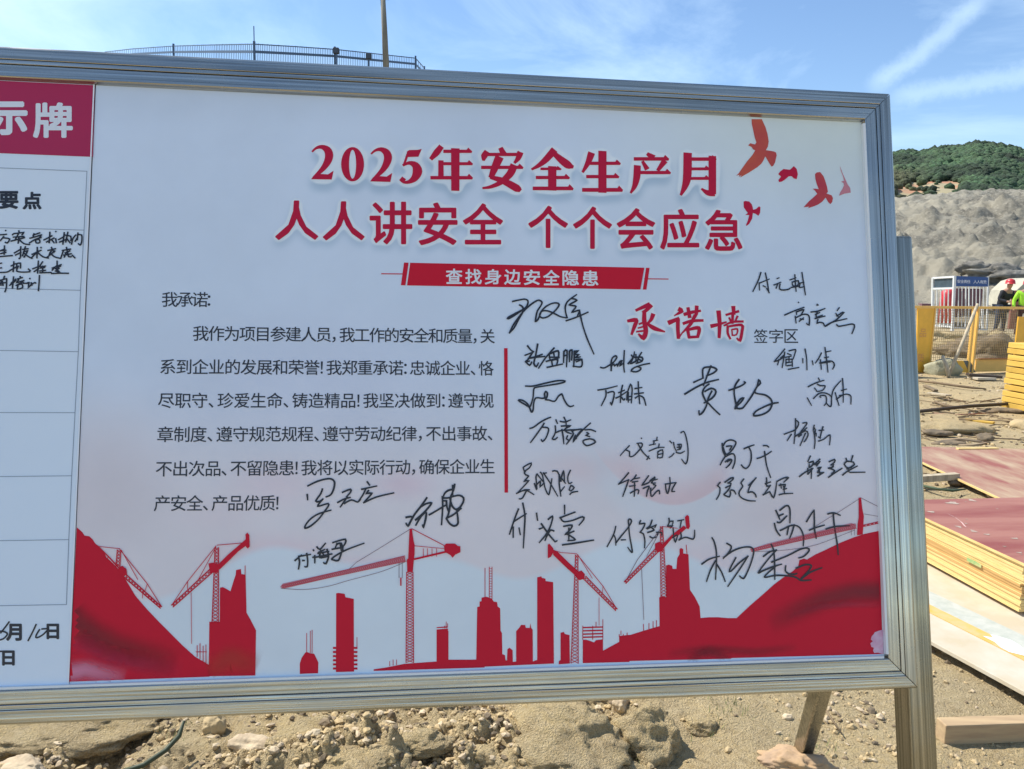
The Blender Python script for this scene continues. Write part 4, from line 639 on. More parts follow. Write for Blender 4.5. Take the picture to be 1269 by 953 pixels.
for hm, g, sh, am in ((HALO, 3.6, 6, 0.75), (HALO2, 2.6, 4, 0.6), (HALO3, 2.2, 5, 0.75)):
    ha = sstep(blur(hm, g), 0.10, 0.22)
    blend(am*np.clip(blur(shifted(ha, sh), 2.5), 0, 1), (0.40, 0.54, 0.66)); blend(0.92*ha, (0.88, 0.93, 0.96))
vs = np.stack([GXX, GYY, np.zeros_like(GXX)], -1).reshape(-1, 3); ny, nx = GXX.shape
ii = (np.arange(ny-1)[:, None]*nx+np.arange(nx-1)[None, :]).ravel()
fc = np.stack([ii+nx, ii+nx+1, ii+1, ii], -1).astype(np.int32)
me = bpy.data.meshes.new('pledge_panel'); me.vertices.add(len(vs)); me.vertices.foreach_set('co', vs.astype(np.float32).ravel())
me.loops.add(fc.size); me.loops.foreach_set('vertex_index', fc.ravel()); me.polygons.add(len(fc)); me.polygons.foreach_set('loop_start', np.arange(0, fc.size, 4, dtype=np.int32)); me.polygons.foreach_set('loop_total', np.full(len(fc), 4, dtype=np.int32)); me.update(calc_edges=True)
me.materials.append(m_print); ca = me.color_attributes.new('Col', 'FLOAT_COLOR', 'POINT'); ca.data.foreach_set('color', np.concatenate([colr, np.ones(colr.shape[:2]+(1,))], -1).astype(np.float32).ravel())
pledge = bpy.data.objects.new('pledge_panel', me); COL.objects.link(pledge); pledge.parent = board; tag(pledge, 'printed vinyl sheet with red headline, pledge text and crane skyline')
for i, nm, mt, lb in _tmp:
    o = i.build(nm, mt, pledge)
# soft printed folds in the red cloth
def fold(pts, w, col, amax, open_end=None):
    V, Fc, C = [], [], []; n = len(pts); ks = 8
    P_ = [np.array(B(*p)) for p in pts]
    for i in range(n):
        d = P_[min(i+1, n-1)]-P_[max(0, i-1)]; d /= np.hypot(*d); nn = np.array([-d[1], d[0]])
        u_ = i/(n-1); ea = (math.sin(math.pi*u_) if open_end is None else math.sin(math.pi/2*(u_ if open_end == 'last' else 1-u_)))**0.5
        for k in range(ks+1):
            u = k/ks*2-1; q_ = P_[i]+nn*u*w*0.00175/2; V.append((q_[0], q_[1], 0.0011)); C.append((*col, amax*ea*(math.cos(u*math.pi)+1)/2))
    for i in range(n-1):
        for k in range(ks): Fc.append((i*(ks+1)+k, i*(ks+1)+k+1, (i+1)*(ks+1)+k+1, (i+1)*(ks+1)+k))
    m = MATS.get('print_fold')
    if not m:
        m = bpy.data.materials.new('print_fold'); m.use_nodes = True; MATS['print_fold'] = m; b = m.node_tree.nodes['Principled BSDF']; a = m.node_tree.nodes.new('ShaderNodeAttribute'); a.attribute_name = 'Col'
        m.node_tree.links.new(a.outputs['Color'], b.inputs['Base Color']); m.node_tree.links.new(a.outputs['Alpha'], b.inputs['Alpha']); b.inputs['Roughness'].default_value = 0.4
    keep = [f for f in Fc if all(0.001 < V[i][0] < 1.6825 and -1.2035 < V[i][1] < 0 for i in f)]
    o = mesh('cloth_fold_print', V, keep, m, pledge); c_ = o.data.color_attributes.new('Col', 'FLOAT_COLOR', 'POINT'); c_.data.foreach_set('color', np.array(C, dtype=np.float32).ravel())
def cr_(cc, txt, n=20):
    p = np.array(pl(txt)); t = np.linspace(0, len(p)-1, n); return [cc(np.interp(x, range(len(p)), p[:, 0]), np.interp(x, range(len(p)), p[:, 1])) for x in t]
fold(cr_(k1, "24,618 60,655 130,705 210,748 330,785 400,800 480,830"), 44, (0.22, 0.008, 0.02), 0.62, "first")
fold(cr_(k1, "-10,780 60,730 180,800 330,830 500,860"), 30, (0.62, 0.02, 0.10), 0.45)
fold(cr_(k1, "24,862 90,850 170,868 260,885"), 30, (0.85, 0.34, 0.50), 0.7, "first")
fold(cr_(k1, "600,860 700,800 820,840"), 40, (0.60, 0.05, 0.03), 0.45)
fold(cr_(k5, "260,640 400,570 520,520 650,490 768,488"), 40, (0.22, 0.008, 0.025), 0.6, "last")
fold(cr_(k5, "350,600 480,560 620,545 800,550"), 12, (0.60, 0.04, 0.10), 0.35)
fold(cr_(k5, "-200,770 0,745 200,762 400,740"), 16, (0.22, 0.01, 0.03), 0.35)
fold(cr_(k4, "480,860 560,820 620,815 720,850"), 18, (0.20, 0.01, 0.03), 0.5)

wp2 = Ink(0.0014); wp2.ppoly([k5(*p) for p in pl("784,660 768,664 756,668 746,672 740,682 732,690 728,705 738,712 726,722 730,738 742,742 738,755 744,766 760,764 786,772")]); wp2.build('worn_patch', mat('print_worn_pink', (0.74, 0.55, 0.66), 0.5, col2=(0.66, 0.30, 0.45), scale=40), pledge)
# ---- left panel
lp = MB(); x1 = B(101, 500)[0]
LT, LB = B(117, 110), B(86, 845)
lp.add([(XL, YT, 0.0012), (LT[0], YT, 0.0012), (LB[0]-0.001, YB, 0.0012), (XL, YB, 0.0012), (XL, YT, 0.0), (LT[0], YT, 0.0), (LB[0]-0.001, YB, 0.0), (XL, YB, 0.0)], [(3, 2, 1, 0), (1, 2, 6, 5), (0, 1, 5, 4), (2, 3, 7, 6)])
leftp = lp.build('duty_panel', m_left, board); tag(leftp, 'pale blue printed sheet with a ruled table and red header')
se = MB(); se.add([(LT[0]-0.0016, YT, 0.0026), (LT[0]+0.0012, YT, 0.0026), (LB[0]+0.0002, YB, 0.0026), (LB[0]-0.0026, YB, 0.0026)], [(3, 2, 1, 0)]); se.build('sheet_edge', mat('sheet_edge_white', (0.86, 0.88, 0.92), 0.4), leftp)
def sub(name, mt, z): i = Ink(z); i._n = (name, mt); return i
hd = Ink(0.0018); a, b_ = B(118, 107), B(115.5, 194.8); c0 = B(0, 190.2); hd.poly([(XL, YT-0.001), (a[0], YT-0.001), b_, c0, (XL, c0[1]+0.0)]); hd.build('header_band', mat('print_header_red', (0.46, 0.012, 0.075), 0.4), leftp)
for a_ in (('示', -12, 126.3, 34.8, 168, 0.045), ('牌', 41.5, 127.5, 90.8, 171.5, 0.03)): ht = Ink(0.0022); ht.text_rect(*a_[:5], off=a_[5]); ht.build('header_letter', m_white, leftp)
tl = Ink(0.0018); tl.pline([(108.2, 212.6), (104.6, 286), (100.2, 360), (97.5, 436), (93.4, 511.5), (89.3, 589.6), (85.7, 668.6), (82.8, 749)], 0.7)
for (ya, yb, xb) in ((208.4, 212.6, 108.2), (282.5, 285.5, 104.6), (357.5, 360, 100.2), (434.4, 436, 97.5), (511.3, 511.5, 93.4), (590.6, 589.6, 89.3), (670, 668.6, 85.7), (750.5, 749, 82.8)):
    A_ = np.array(B(0, ya)); B_ = np.array(B(xb, yb)); e = A_+(A_-B_)/np.hypot(*(A_-B_))*0.9; tl.ribbon([(*e, 0.0012), (*B_, 0.0012)], smooth=False)
tl.build('table_lines', m_greyln, leftp)
for a_ in (('要', -1, 237, 23.5, 259.3), ('点', 28.4, 238, 52, 260)): tt = Ink(0.0018); tt.text_rect(*a_, off=0.04); tt.build('printed_letter', m_ink, leftp)
cd = crop(0, 765, 14.1)
def rr(ch, x0, y0, x1_, y1_): a, b = cd(x0, y0), cd(x1_, y1_); tt = Ink(0.0018); tt.text_rect(ch, a[0], a[1], b[0], b[1], off=0.045); tt.build('printed_letter', m_ink, leftp)
rr('月', 115, 108, 390, 410); rr('日', 820, 108, 1040, 380); rr('日', 45, 575, 265, 840)
def hand(c, txt, w):
    hw = Ink(0.0022)
    for st in parse(txt): hw.ribbon([(*B(*c(*p)), w*0.0020) for p in st], smooth=True)
    hw.build('handwriting', m_pen, leftp)
hand(cd, "170,75 100,170 20,270 ; -10,240 60,240 130,270 130,310 70,370 -10,395; 640,120 580,250 500,405 ; 700,210 650,290 635,345 680,345 770,290 840,210 820,195 740,200; -20,592 40,590", 1.5)
ch_ = crop(0, 280, 11.21)
for t in ("-20,130 100,120; 85,65 88,72; 10,210 60,150 ; 60,170 140,185 110,240 80,230; 180,130 200,110 260,105 335,95 310,130; 268,70 272,90 ; 190,160 340,150 ; 260,120 220,190 ; 160,215 300,180 350,165; 270,160 260,245 ; 270,190 340,250 420,262 ; 420,175 500,155 ; 470,130 560,100 ; 480,110 470,160 580,130 560,160; 415,240 500,190 580,165 ; 500,200 510,240 560,235 550,190 500,200 ; 615,200 730,140 ; 700,90 690,240 ; 650,230 760,170 ; 720,190 760,240; 780,80 785,85 ; 780,180 790,240; 820,195 900,150 ; 900,95 880,260; 830,230 930,190 ; 950,90 920,230 ; 900,130 990,150 990,210; 930,170 980,240; 1060,130 1020,180 1000,260 ; 1080,170 1050,220 ; 1090,100 1080,200; 1080,130 1140,130 1140,230 1120,270 1095,250",
 "-20,360 60,330 ; 70,280 65,400 ; 0,350 90,340 ; 10,390 90,370 ; 0,430 180,415 ; 205,380 290,330 ; 295,290 290,440 270,455 ; 220,410 300,370 ; 320,330 400,320 ; 360,290 320,420 ; 330,370 390,350 340,440 ; 340,380 400,430 455,455 ; 450,400 580,340 ; 525,300 520,450 ; 540,350 450,440; 530,370 600,430 680,450 ; 575,300 580,310; 670,345 780,320 ; 720,300 730,320; 690,400 720,350 ; 740,340 760,370; 660,440 770,350 ; 700,370 760,430 850,455 ; 930,300 935,330 ; 870,345 990,325 ; 890,340 850,455 ; 910,380 980,350 ; 930,370 900,440 ; 940,350 960,430 1000,430 ; 890,410 1000,390 ; 1010,410 1050,450",
 "-20,530 30,520; 0,590 30,585 ; -20,650 100,645 150,620 240,570; 160,560 220,530 ; 200,500 190,640 ; 230,530 290,520 290,590 ; 240,540 240,620 ; 265,560 240,630 330,645 420,640 ; 400,600 430,630; 460,600 560,560; 540,490 530,660 ; 480,640 550,590; 600,500 560,570 640,560 ; 570,590 630,580; 560,630 640,620 ; 600,560 600,650; 560,655 720,650; 730,590 860,540; 800,490 800,600 ; 800,550 730,620; 780,600 850,560 ; 770,590 830,640 780,630 830,590 ; 720,665 850,660 960,662",
 "0,760 100,735 ; 70,700 60,730; 20,760 20,830 ; 100,740 95,860 75,920; 40,770 50,830 ; 0,800 90,790; 140,830 230,760; 195,710 180,870 ; 160,800 230,740; 250,740 320,720; 285,705 290,715; 270,750 240,790 340,760 ; 230,830 330,780 ; 260,820 250,880 320,860 310,810 260,820; 330,800 390,800 ; 420,730 425,738; 380,800 410,790 400,860 440,820 490,790 505,800; 440,790 450,830; 555,690 550,800 540,905"): hand(ch_, t, 1.5)
#YARD
# ================================================================== FAR THINGS ON THE QUARRY RIM
def gz(x, y): return height(x, y)
def ground_at(p): return Vector((p[0], p[1], gz(p[0], p[1])))
m_fblue = mat('fence_blue_paint', (0.20, 0.31, 0.44), 0.5, var=0.3, scale=2); m_fdark = mat('fence_dark_blue', (0.06, 0.10, 0.17), 0.5)
fence = empty('rim_fence', P(315, 100, 45), label='pale blue picket fence curving along the quarry rim above the notice board', cat='fence')
FP = [(130, 64, 74), (165, 60, 66), (215, 56.5, 57), (265, 55, 50), (315, 54, 45), (365, 57, 47), (415, 60.5, 50), (465, 66, 53), (515, 71.5, 57), (526, 84, 66)]
tops = [P(*p) for p in FP]; FH = 2.3
inv = Matrix.Translation(-fence.location)
for i in range(len(tops)-1):
    a, b = tops[i], tops[i+1]; mb = MB(); n = max(4, int((FP[i+1][0]-FP[i][0])/2.1))
    for k in range(n):
        t = (k+0.5)/n; p = a.lerp(b, t)+Vector((0, 0, random.uniform(-0.02, 0.02))); mb.bar(inv @ p, inv @ (p-Vector((0, 0, FH+1.6))), 0.030, 0.02)
    o = mb.build('picket_panel', m_fblue, fence); o['kind'] = 'stuff'
    for dz_, hh_ in ((0.42, 0.13), (0.03, 0.05)): r_ = MB(); r_.bar(inv @ (a-Vector((0, 0, dz_))), inv @ (b-Vector((0, 0, dz_))), 0.05, hh_); r_.build('rail', m_fdark, fence)
for i in (2, 4, 6, 8, 9):
    a = tops[i]; mb = MB(); mb.bar(inv @ (a+Vector((0, 0, 0.12 if i != 4 else 0.12))), inv @ (a-Vector((0, 0, FH+2.0))), 0.11, 0.11); mb.build('post', m_fdark, fence)
mb = MB(); a = tops[4]; mb.tube([inv @ (a+Vector((0, 0, 0.1))), inv @ (a+Vector((0, 0, 0.9)))], 0.03, 6); mb.build('aerial', m_fdark, fence)
def lamp(px, py, d, lab, hh):
    p = P(px, py, d); e = empty('floodlight', p-Vector((0, 0, hh)), label=lab, cat='floodlight')
    mb = MB(); mb.tube([(0, 0, -0.6), (0, 0, hh)], 0.06, 8); mb.build('post', m_fdark, e)
    mb = MB(); mb.box((0, 0, hh-0.12), (0.36, 0.25, 0.36)); bevel(mb.build('lamp_housing', mat('lamp_black', (0.03, 0.035, 0.045), 0.5), e), 0.05); mb = MB(); mb.box((0, -0.13, hh-0.12), (0.28, 0.03, 0.27)); mb.build('lens', mat('lamp_glass', (0.05, 0.06, 0.08), 0.3), e)
lamp(416.5, 60.5, 49.5, 'dark floodlight box on its post behind the left half of the rim fence', 2.2); lamp(457, 67.5, 52, 'smaller dark floodlight near the utility pole on the rim', 1.9)
pb, ptop = P(479.5, 100, 48), P(474, -14, 48)
pole = empty('utility_pole', pb, label='tall weathered wooden utility pole rising behind the notice board', cat='utility pole')
mb = MB(); mb.tube([Vector((0, 0, -0.5)), (ptop-pb)*0.5, ptop-pb], [0.19, 0.165, 0.135], 12); mb.build('shaft', mat('weathered_pole', (0.27, 0.25, 0.205), 0.9, var=0.4, scale=3, stretch=(1, 1, 0.15)), pole, smooth=True)
mb = MB(); q = P(474, -2, 48)-pb; mb.box(q, (0.75, 0.12, 0.12)); mb.build('crossarm', m_fdark, pole)
for s in (-1, 1):
    mb = MB(); mb.tube([q+Vector((0.3*s, 0, 0.05)), q+Vector((0.3*s, 0, 0.25))], [0.05, 0.035], 8); mb.build('insulator', mat('insulator_grey', (0.5, 0.5, 0.5), 0.3), pole)
# ================================================================== SITE GATE AND FENCES AT MID DISTANCE
m_wpaint = mat('white_rail_paint', (0.72, 0.75, 0.76), 0.45, var=0.15, scale=5)
D = 26.5
gate = empty('site_gate', P(1181, 409, D), label='white barred site gate with a blue lettered sign over its right leaf', cat='gate')
def g3(px, py, d=D): return P(px, py, d)-gate.location
def leaf(nm, x0, x1, yt, yb, d0, d1, nb, mb_col, w=0.05):
    pass
mb = MB()
for a, b in (((1156.5, 344, 27.4), (1155.5, 404, 27.4)), ((1183, 342, 26.2), (1180, 410, 26.2))): mb = MB(); mb.bar(g3(*a), g3(*b), 0.075, 0.075); mb.build('frame_upright', m_wpaint, gate)
for a, b in (((1156.5, 344.5, 27.4), (1183, 343, 26.2)), ((1156.3, 357.8, 27.4), (1182.3, 357.2, 26.2)), ((1158, 403.5, 27.4), (1181, 405, 26.2))): mb = MB(); mb.bar(g3(*a), g3(*b), 0.05, 0.06); mb.build('frame_crossbar', m_wpaint, gate)
for i, x in enumerate((1161.3, 1166, 1170.5, 1175.5)):
    t = (x-1156)/26; mb = MB(); mb.bar(g3(x, 358, 27.4-1.2*t), g3(x-0.8, 404, 27.4-1.2*t), 0.028, 0.028); mb.build('bar', m_wpaint, gate)
mb = MB(); mb.add([g3(1157.5, 346, 27.42), g3(1182, 344.5, 26.3), g3(1181.8, 356.5, 26.3), g3(1157.3, 357, 27.42)], [(0, 1, 2, 3)]); o = mb.build('dark_panel', mat('slate_blue_sheet', (0.055, 0.09, 0.12), 0.6, var=0.3), gate)
o.modifiers.new('s', 'SOLIDIFY').thickness = 0.02
sg = MB(); c = [g3(1184.5, 342, 26.25), g3(1224, 343.5, 26.6), g3(1223.8, 355.3, 26.6), g3(1184.3, 354.8, 26.25)]; sg.add(c, [(0, 1, 2, 3)])
o = sg.build('sign_plate', mat('sign_blue', (0.02, 0.075, 0.26), 0.45, var=0.15), gate); o.modifiers.new('s', 'SOLIDIFY').thickness = 0.02
def gate_text(txt, x0, y0, pitch, sz, d, parent, off):
    for i, ch in enumerate(txt):
        if ch == ' ': continue
        vs, fs = glyph(ch, 0.0); mb = MB(); px = x0+pitch*i; py = y0+0.022*pitch*i
        mb.add([P(px+v[0]*sz, py-(v[1]-0.38)*sz, d)-gate.location for v in vs], fs); mb.build('sign_letter', m_white, parent)
gate_text('安全责任 人人有责', 1186.0, 348.7, 4.05, 4.6, 26.12, o, 0)
for i, x in enumerate((1188, 1192.3, 1197, 1201, 1205.5, 1210, 1214.5, 1219)):
    t = (x-1184)/40; mb = MB(); mb.bar(g3(x, 355.5, 26.25+0.35*t), g3(x-0.6, 404+3*t, 26.25+0.35*t), 0.034 if i in (2, 3) else 0.02); mb.build('bar', m_wpaint, gate)
for a, b in (((1224.5, 343, 26.65), (1223, 409, 26.65)), ((1217, 383, 26.6), (1217.5, 408, 26.6))): mb = MB(); mb.bar(g3(*a), g3(*b), 0.045, 0.045); mb.build('frame_upright', m_wpaint, gate)
mb = MB(); mb.bar(g3(1182, 406, 26.2), g3(1223, 408.5, 26.6), 0.05, 0.05); mb.build('frame_crossbar', m_wpaint, gate)
# things standing behind the gate
cyl = empty('gas_cylinder', P(1171, 404, 29), label='bright red gas cylinder standing behind the left leaf of the white gate', cat='gas cylinder')
m_cyl = mat('cylinder_red', (0.66, 0.05, 0.06), 0.4, var=0.2)
mb = MB(); mb.tube([(0, 0, 0.12), (0, 0, 1.12), (0, 0, 1.25), (0, 0, 1.33), (0, 0, 1.36)], [0.25, 0.25, 0.22, 0.13, 0.06], 16); mb.build('body', m_cyl, cyl, True)
mb = MB(); mb.tube([(0, 0, 1.34), (0, 0, 1.46)], 0.04, 8); mb.build('valve', mat('brass', (0.5, 0.38, 0.15), 0.35, 0.8), cyl)
mb = MB(); mb.tube([(0, 0, 0), (0, 0, 0.13)], [0.21, 0.20], 16); mb.build('foot_ring', mat('cylinder_foot_white', (0.6, 0.6, 0.56), 0.6), cyl)
m_mar = mat('maroon_sheet', (0.13, 0.045, 0.055), 0.6, var=0.5, scale=2); m_brn = mat('brown_crate_board', (0.30, 0.20, 0.14), 0.8, var=0.4, scale=3)
cab = empty('tool_cabinet', P(1192, 405, 30), label='tall maroon steel cabinet behind the middle of the white gate', cat='cabinet')
mb = MB(); mb.box((0, 0, 0.72), (1.0, 0.5, 1.44)); bevel(mb.build('body', m_mar, cab), 0.02)
for s in (-0.26, 0.26): mb = MB(); mb.box((s, -0.262, 0.74), (0.46, 0.02, 1.3)); bevel(mb.build('door', mat('maroon_door', (0.17, 0.07, 0.085), 0.5, var=0.3), cab), 0.005); mb = MB(); mb.box((s*0.35, -0.28, 0.75), (0.02, 0.02, 0.16)); mb.build('handle', m_wpaint, cab)
ctn = empty('materials_container', P(1146, 404, 32), label='low dark red container with a pale roof behind the yellow barrier panel', cat='container')
mb = MB(); mb.box((0, 0, 0.4), (1.1, 1.2, 0.8)); mb.build('body', mat('dark_red_sheet', (0.22, 0.04, 0.04), 0.6, var=0.4), ctn); mb = MB(); mb.box((0.05, 0, 0.86), (1.15, 1.3, 0.1)); mb.build('roof', mat('mauve_roof', (0.26, 0.13, 0.14), 0.6, var=0.3), ctn)
# pale tarpaulin shelter behind the workers
sh = empty('tarpaulin_shelter', P(1270, 404, 30), label='cream tarpaulin shelter with rounded top behind the helmeted workers', cat='shelter')
m_tarp = mat('cream_tarpaulin', (0.52, 0.49, 0.38), 0.8, var=0.25, scale=1.5, bump=0.03, bscale=6)
mb = MB(); prf = [(-1.1, 0.75), (-0.95, 1.35), (-0.6, 1.72), (-0.3, 1.82), (0.8, 1.80), (1.4, 1.76), (1.8, 1.2), (1.8, 0.75)]
vs = [(x, -0.8, z) for x, z in prf]+[(x, 0.8, z-0.05) for x, z in prf]; n = len(prf); mb.add(vs, [(i, i+1, n+i+1, n+i) for i in range(n-1)]+[tuple(range(n))[::-1], tuple(range(n, 2*n))]); o = mb.build('cover', m_tarp, sh)
for x in (-0.9, 0.4, 1.7):
    for y in (-0.7, 0.7): mb = MB(); mb.bar((x, y, -0.1), (x, y, 0.9), 0.07); mb.build('leg', m_brn, sh)
pal = empty('pallet_stack', P(1205, 404, 31.5), label='pale brown board stack half hidden behind the right leaf of the gate', cat='pallets')
for k in range(9): mb = MB(); mb.box((random.uniform(-.03, .03), 0, 0.06+k*0.11), (1.2, 0.9, 0.095)); mb.build('board', mat('pale_board', (0.42, 0.35, 0.27), 0.8, var=0.3), pal)
# rock ledge in the quarry face
def rock(name, loc, r, sc, m, lab, cat='rock', seed=0, sub=3, rot=0, amp=0.35, fr=1.3, group=None):
    b = bmesh.new(); bmesh.ops.create_icosphere(b, subdivisions=sub, radius=1); rnd = random.Random(seed); of = Vector((rnd.uniform(0, 99), rnd.uniform(0, 99), rnd.uniform(0, 99)))
    pl_ = [(Vector((rnd.gauss(0, 1), rnd.gauss(0, 1), rnd.gauss(0, 1))).normalized(), rnd.uniform(0.62, 0.9)) for _ in range(9)]
    for v in b.verts:
        p = v.co.copy()
        for nr, dd in pl_:
            e = p.dot(nr)-dd
            if e > 0: p -= nr*e*0.9
        p *= 1+amp*(noise.fractal(p*fr+of, 1.0, 2.0, 4)*0.6) + 0.07*noise.fractal(p*6+of, 0.7, 2, 5)
        v.co = Vector((p.x*sc[0]*r, p.y*sc[1]*r, p.z*sc[2]*r))
    me = bpy.data.meshes.new(name); b.to_mesh(me); b.free(); me.materials.append(m); me.polygons.foreach_set('use_smooth', [True]*len(me.polygons))
    o = bpy.data.objects.new(name, me); COL.objects.link(o); o.location = loc; o.rotation_euler = (0, 0, rot); tag(o, lab, cat, group); return o
m_rg = mat('grey_rock', (0.30, 0.26, 0.19), 0.95, col2=(0.17, 0.145, 0.11), scale=6, bump=0.006, bscale=40)
m_rt = mat('tan_rock', (0.52, 0.385, 0.20), 0.95, col2=(0.38, 0.29, 0.165), scale=14, bump=0.008, bscale=45)
m_rw = mat('pale_rock', (0.60, 0.49, 0.33), 0.95, col2=(0.42, 0.32, 0.21), scale=14, bump=0.006, bscale=50)
m_rp = mat('reddish_rock', (0.50, 0.33, 0.17), 0.95, col2=(0.38, 0.26, 0.17), scale=8, bump=0.004, bscale=50)
m_rd = mat('dark_earth_rock', (0.24, 0.175, 0.105), 0.95, col2=(0.12, 0.095, 0.065), scale=12, bump=0.008, bscale=40)
def onface(px, py):
    d_ = 30.0
    while d_ < 70:
        p_ = P(px, py, d_)
        if p_.z <= gz(p_.x, p_.y): return d_
        d_ += 0.15
    return 40.0
for (px, py, d, r, s, sd, lb) in ((1210, 336, 35.5, 1.0, (0.9, 0.5, 0.42), 3, 'jagged dark rock ledge jutting above the blue gate sign'), (1248, 341, 36.5, 1.0, (1.7, 0.5, 0.40), 14, 'long dark rock ledge sloping down behind the tarpaulin shelter'),
    (1147, 371, 33.5, 0.7, (1.0, 0.8, 0.75), 5, 'rounded grey boulder above the low red container')):
    d = onface(px, py)-0.2 if sd != 5 else d
    rock('rock', P(px, py, d), r, s, m_rg if sd == 5 else mat('ledge_rock', (0.27, 0.25, 0.21), 0.9, var=0.6, scale=1.6, bump=0.12, bscale=3), lb, sub=4, seed=sd, amp=0.9, fr=1.8)
# ---- workers
m_skin = mat('skin', (0.36, 0.20, 0.13), 0.55)
def skin_body(name, V, E, Rr, m, parent, root=0):
    me = bpy.data.meshes.new(name); me.from_pydata([tuple(v) for v in V], E, []); me.update(); o = bpy.data.objects.new(name, me); COL.objects.link(o)
    s = o.modifiers.new('skin', 'SKIN'); 
    for i, r in enumerate(Rr): me.skin_vertices[0].data[i].radius = (r if isinstance(r, tuple) else (r, r))
    me.skin_vertices[0].data[root].use_root = True
    o.modifiers.new('sub', 'SUBSURF').levels = 2; o.modifiers['sub'].render_levels = 2
    me.materials.append(m); o.parent = parent; return o
def ensure_skin(me):
    if not me.skin_vertices:
        b = bmesh.new(); b.from_mesh(me); b.verts.layers.skin.verify(); b.to_mesh(me); b.free()
def person(loc, rz, lab, top, trs, helm, armL, armR, bend=0.0, vest=None):
    e = empty('person', loc, (0, 0, rz), lab, 'person')
    J = dict(pel=(0, 0, 0.93), wa=(0, 0.02, 1.08), ch=(0, 0.05+bend*.5, 1.28), sh=(0, 0.04+bend*.8, 1.41), ne=(0, 0.05+bend, 1.49), he=(0, 0.07+bend*1.1, 1.60), ht=(0, 0.06+bend*1.15, 1.68),
             lh=(-0.1, 0, 0.90), lk=(-0.12, 0.04, 0.50), la=(-0.13, -0.01, 0.09), lt=(-0.14, 0.16, 0.04), rh=(0.1, 0, 0.90), rk=(0.13, 0.02, 0.50), ra=(0.15, -0.04, 0.09), rt=(0.16, 0.12, 0.04),
             ls=(-0.19, 0.04+bend*.8, 1.39), le=armL[0], lw=armL[1], lf=armL[2], rs=(0.19, 0.04+bend*.8, 1.39), re=armR[0], rw=armR[1], rf=armR[2])
    K = list(J); V = [J[k] for k in K]
    R = dict(pel=(.15, .11), wa=(.14, .105), ch=(.165, .115), sh=(.13, .09), ne=.055, he=(.08, .095), ht=(.07, .08), lh=.085, lk=.062, la=.045, lt=(.045, .03), rh=.085, rk=.062, ra=.045, rt=(.045, .03), ls=.06, le=.045, lw=.032, lf=.035, rs=.06, re=.045, rw=.032, rf=.035)
    E = [(K.index(a), K.index(b)) for a, b in (('pel', 'wa'), ('wa', 'ch'), ('ch', 'sh'), ('sh', 'ne'), ('ne', 'he'), ('he', 'ht'), ('pel', 'lh'), ('lh', 'lk'), ('lk', 'la'), ('la', 'lt'), ('pel', 'rh'), ('rh', 'rk'), ('rk', 'ra'), ('ra', 'rt'), ('sh', 'ls'), ('ls', 'le'), ('le', 'lw'), ('lw', 'lf'), ('sh', 'rs'), ('rs', 're'), ('re', 'rw'), ('rw', 'rf'))]
    def mk(name, keys, m, gr):
        idx = [K.index(k) for k in keys]; mp_ = {k: i for i, k in enumerate(idx)}; me = bpy.data.meshes.new(name)
        me.from_pydata([V[i] for i in idx], [(mp_[a], mp_[b]) for a, b in E if a in mp_ and b in mp_], []); ensure_skin(me)
        o = bpy.data.objects.new(name, me); COL.objects.link(o); o.parent = e; o.modifiers.new('skin', 'SKIN')
        for i, k in enumerate(keys):
            r = R[k] if isinstance(R[k], tuple) else (R[k], R[k]); me.skin_vertices[0].data[i].radius = (r[0]*gr, r[1]*gr)
        me.skin_vertices[0].data[0].use_root = True
        s = o.modifiers.new('sub', 'SUBSURF'); s.levels = 2; s.render_levels = 2; me.materials.append(m); return o
    mk('body', K, m_skin, 1.0)
    mk('jacket', ['pel', 'wa', 'ch', 'sh', 'ls', 'le', 'lw', 'rs', 're', 'rw'], top, 1.28)
    mk('trousers', ['pel', 'lh', 'lk', 'la', 'rh', 'rk', 'ra'], trs, 1.2)
    hx, hy, hz = J['ht']; mb = MB(); n = 14
    rings = [(0.150, -0.045), (0.128, -0.035), (0.125, 0.02), (0.105, 0.075), (0.06, 0.105), (0.012, 0.115)]
    vs = [(hx+r*math.cos(2*math.pi*k/n)*0.95, hy+r*math.sin(2*math.pi*k/n)*1.12, hz+z) for r, z in rings for k in range(n)]
    mb.add(vs, [(i*n+k, i*n+(k+1) % n, (i+1)*n+(k+1) % n, (i+1)*n+k) for i in range(5) for k in range(n)]+[tuple(5*n+k for k in range(n))]); mb.build('helmet', helm, e, True)
    for s in (-1, 1):
        mb = MB(); mb.box((J['la'][0] if s < 0 else J['ra'][0], 0.05, 0.04), (0.10, 0.27, 0.09)); bevel(mb.build('boot', mat('boot_black', (0.03, 0.03, 0.03), 0.6), e), 0.03, 3)
    return e
m_helm = mat('helmet_red', (0.50, 0.03, 0.035), 0.35); m_dark = mat('dark_workwear', (0.018, 0.02, 0.028), 0.85, var=0.3); m_lime = mat('lime_hi_vis', (0.38, 0.80, 0.04), 0.7, var=0.15); m_brown = mat('brown_trousers', (0.09, 0.05, 0.04), 0.85, var=0.3); m_blue = mat('navy_trousers', (0.03, 0.045, 0.08), 0.85)
pz = P(1238, 408, 24.5)
person((pz.x, pz.y, 0.0), math.radians(200), 'worker in dark clothes and red helmet stooping behind the yellow mesh barrier', m_dark, m_blue, m_helm, ((-0.33, 0.10, 1.18), (-0.30, 0.34, 1.12), (-0.28, 0.42, 1.12)), ((0.30, 0.12, 1.15), (0.22, 0.36, 1.10), (0.20, 0.44, 1.10)), bend=0.13)
pz = P(1266.5, 408, 24.0)
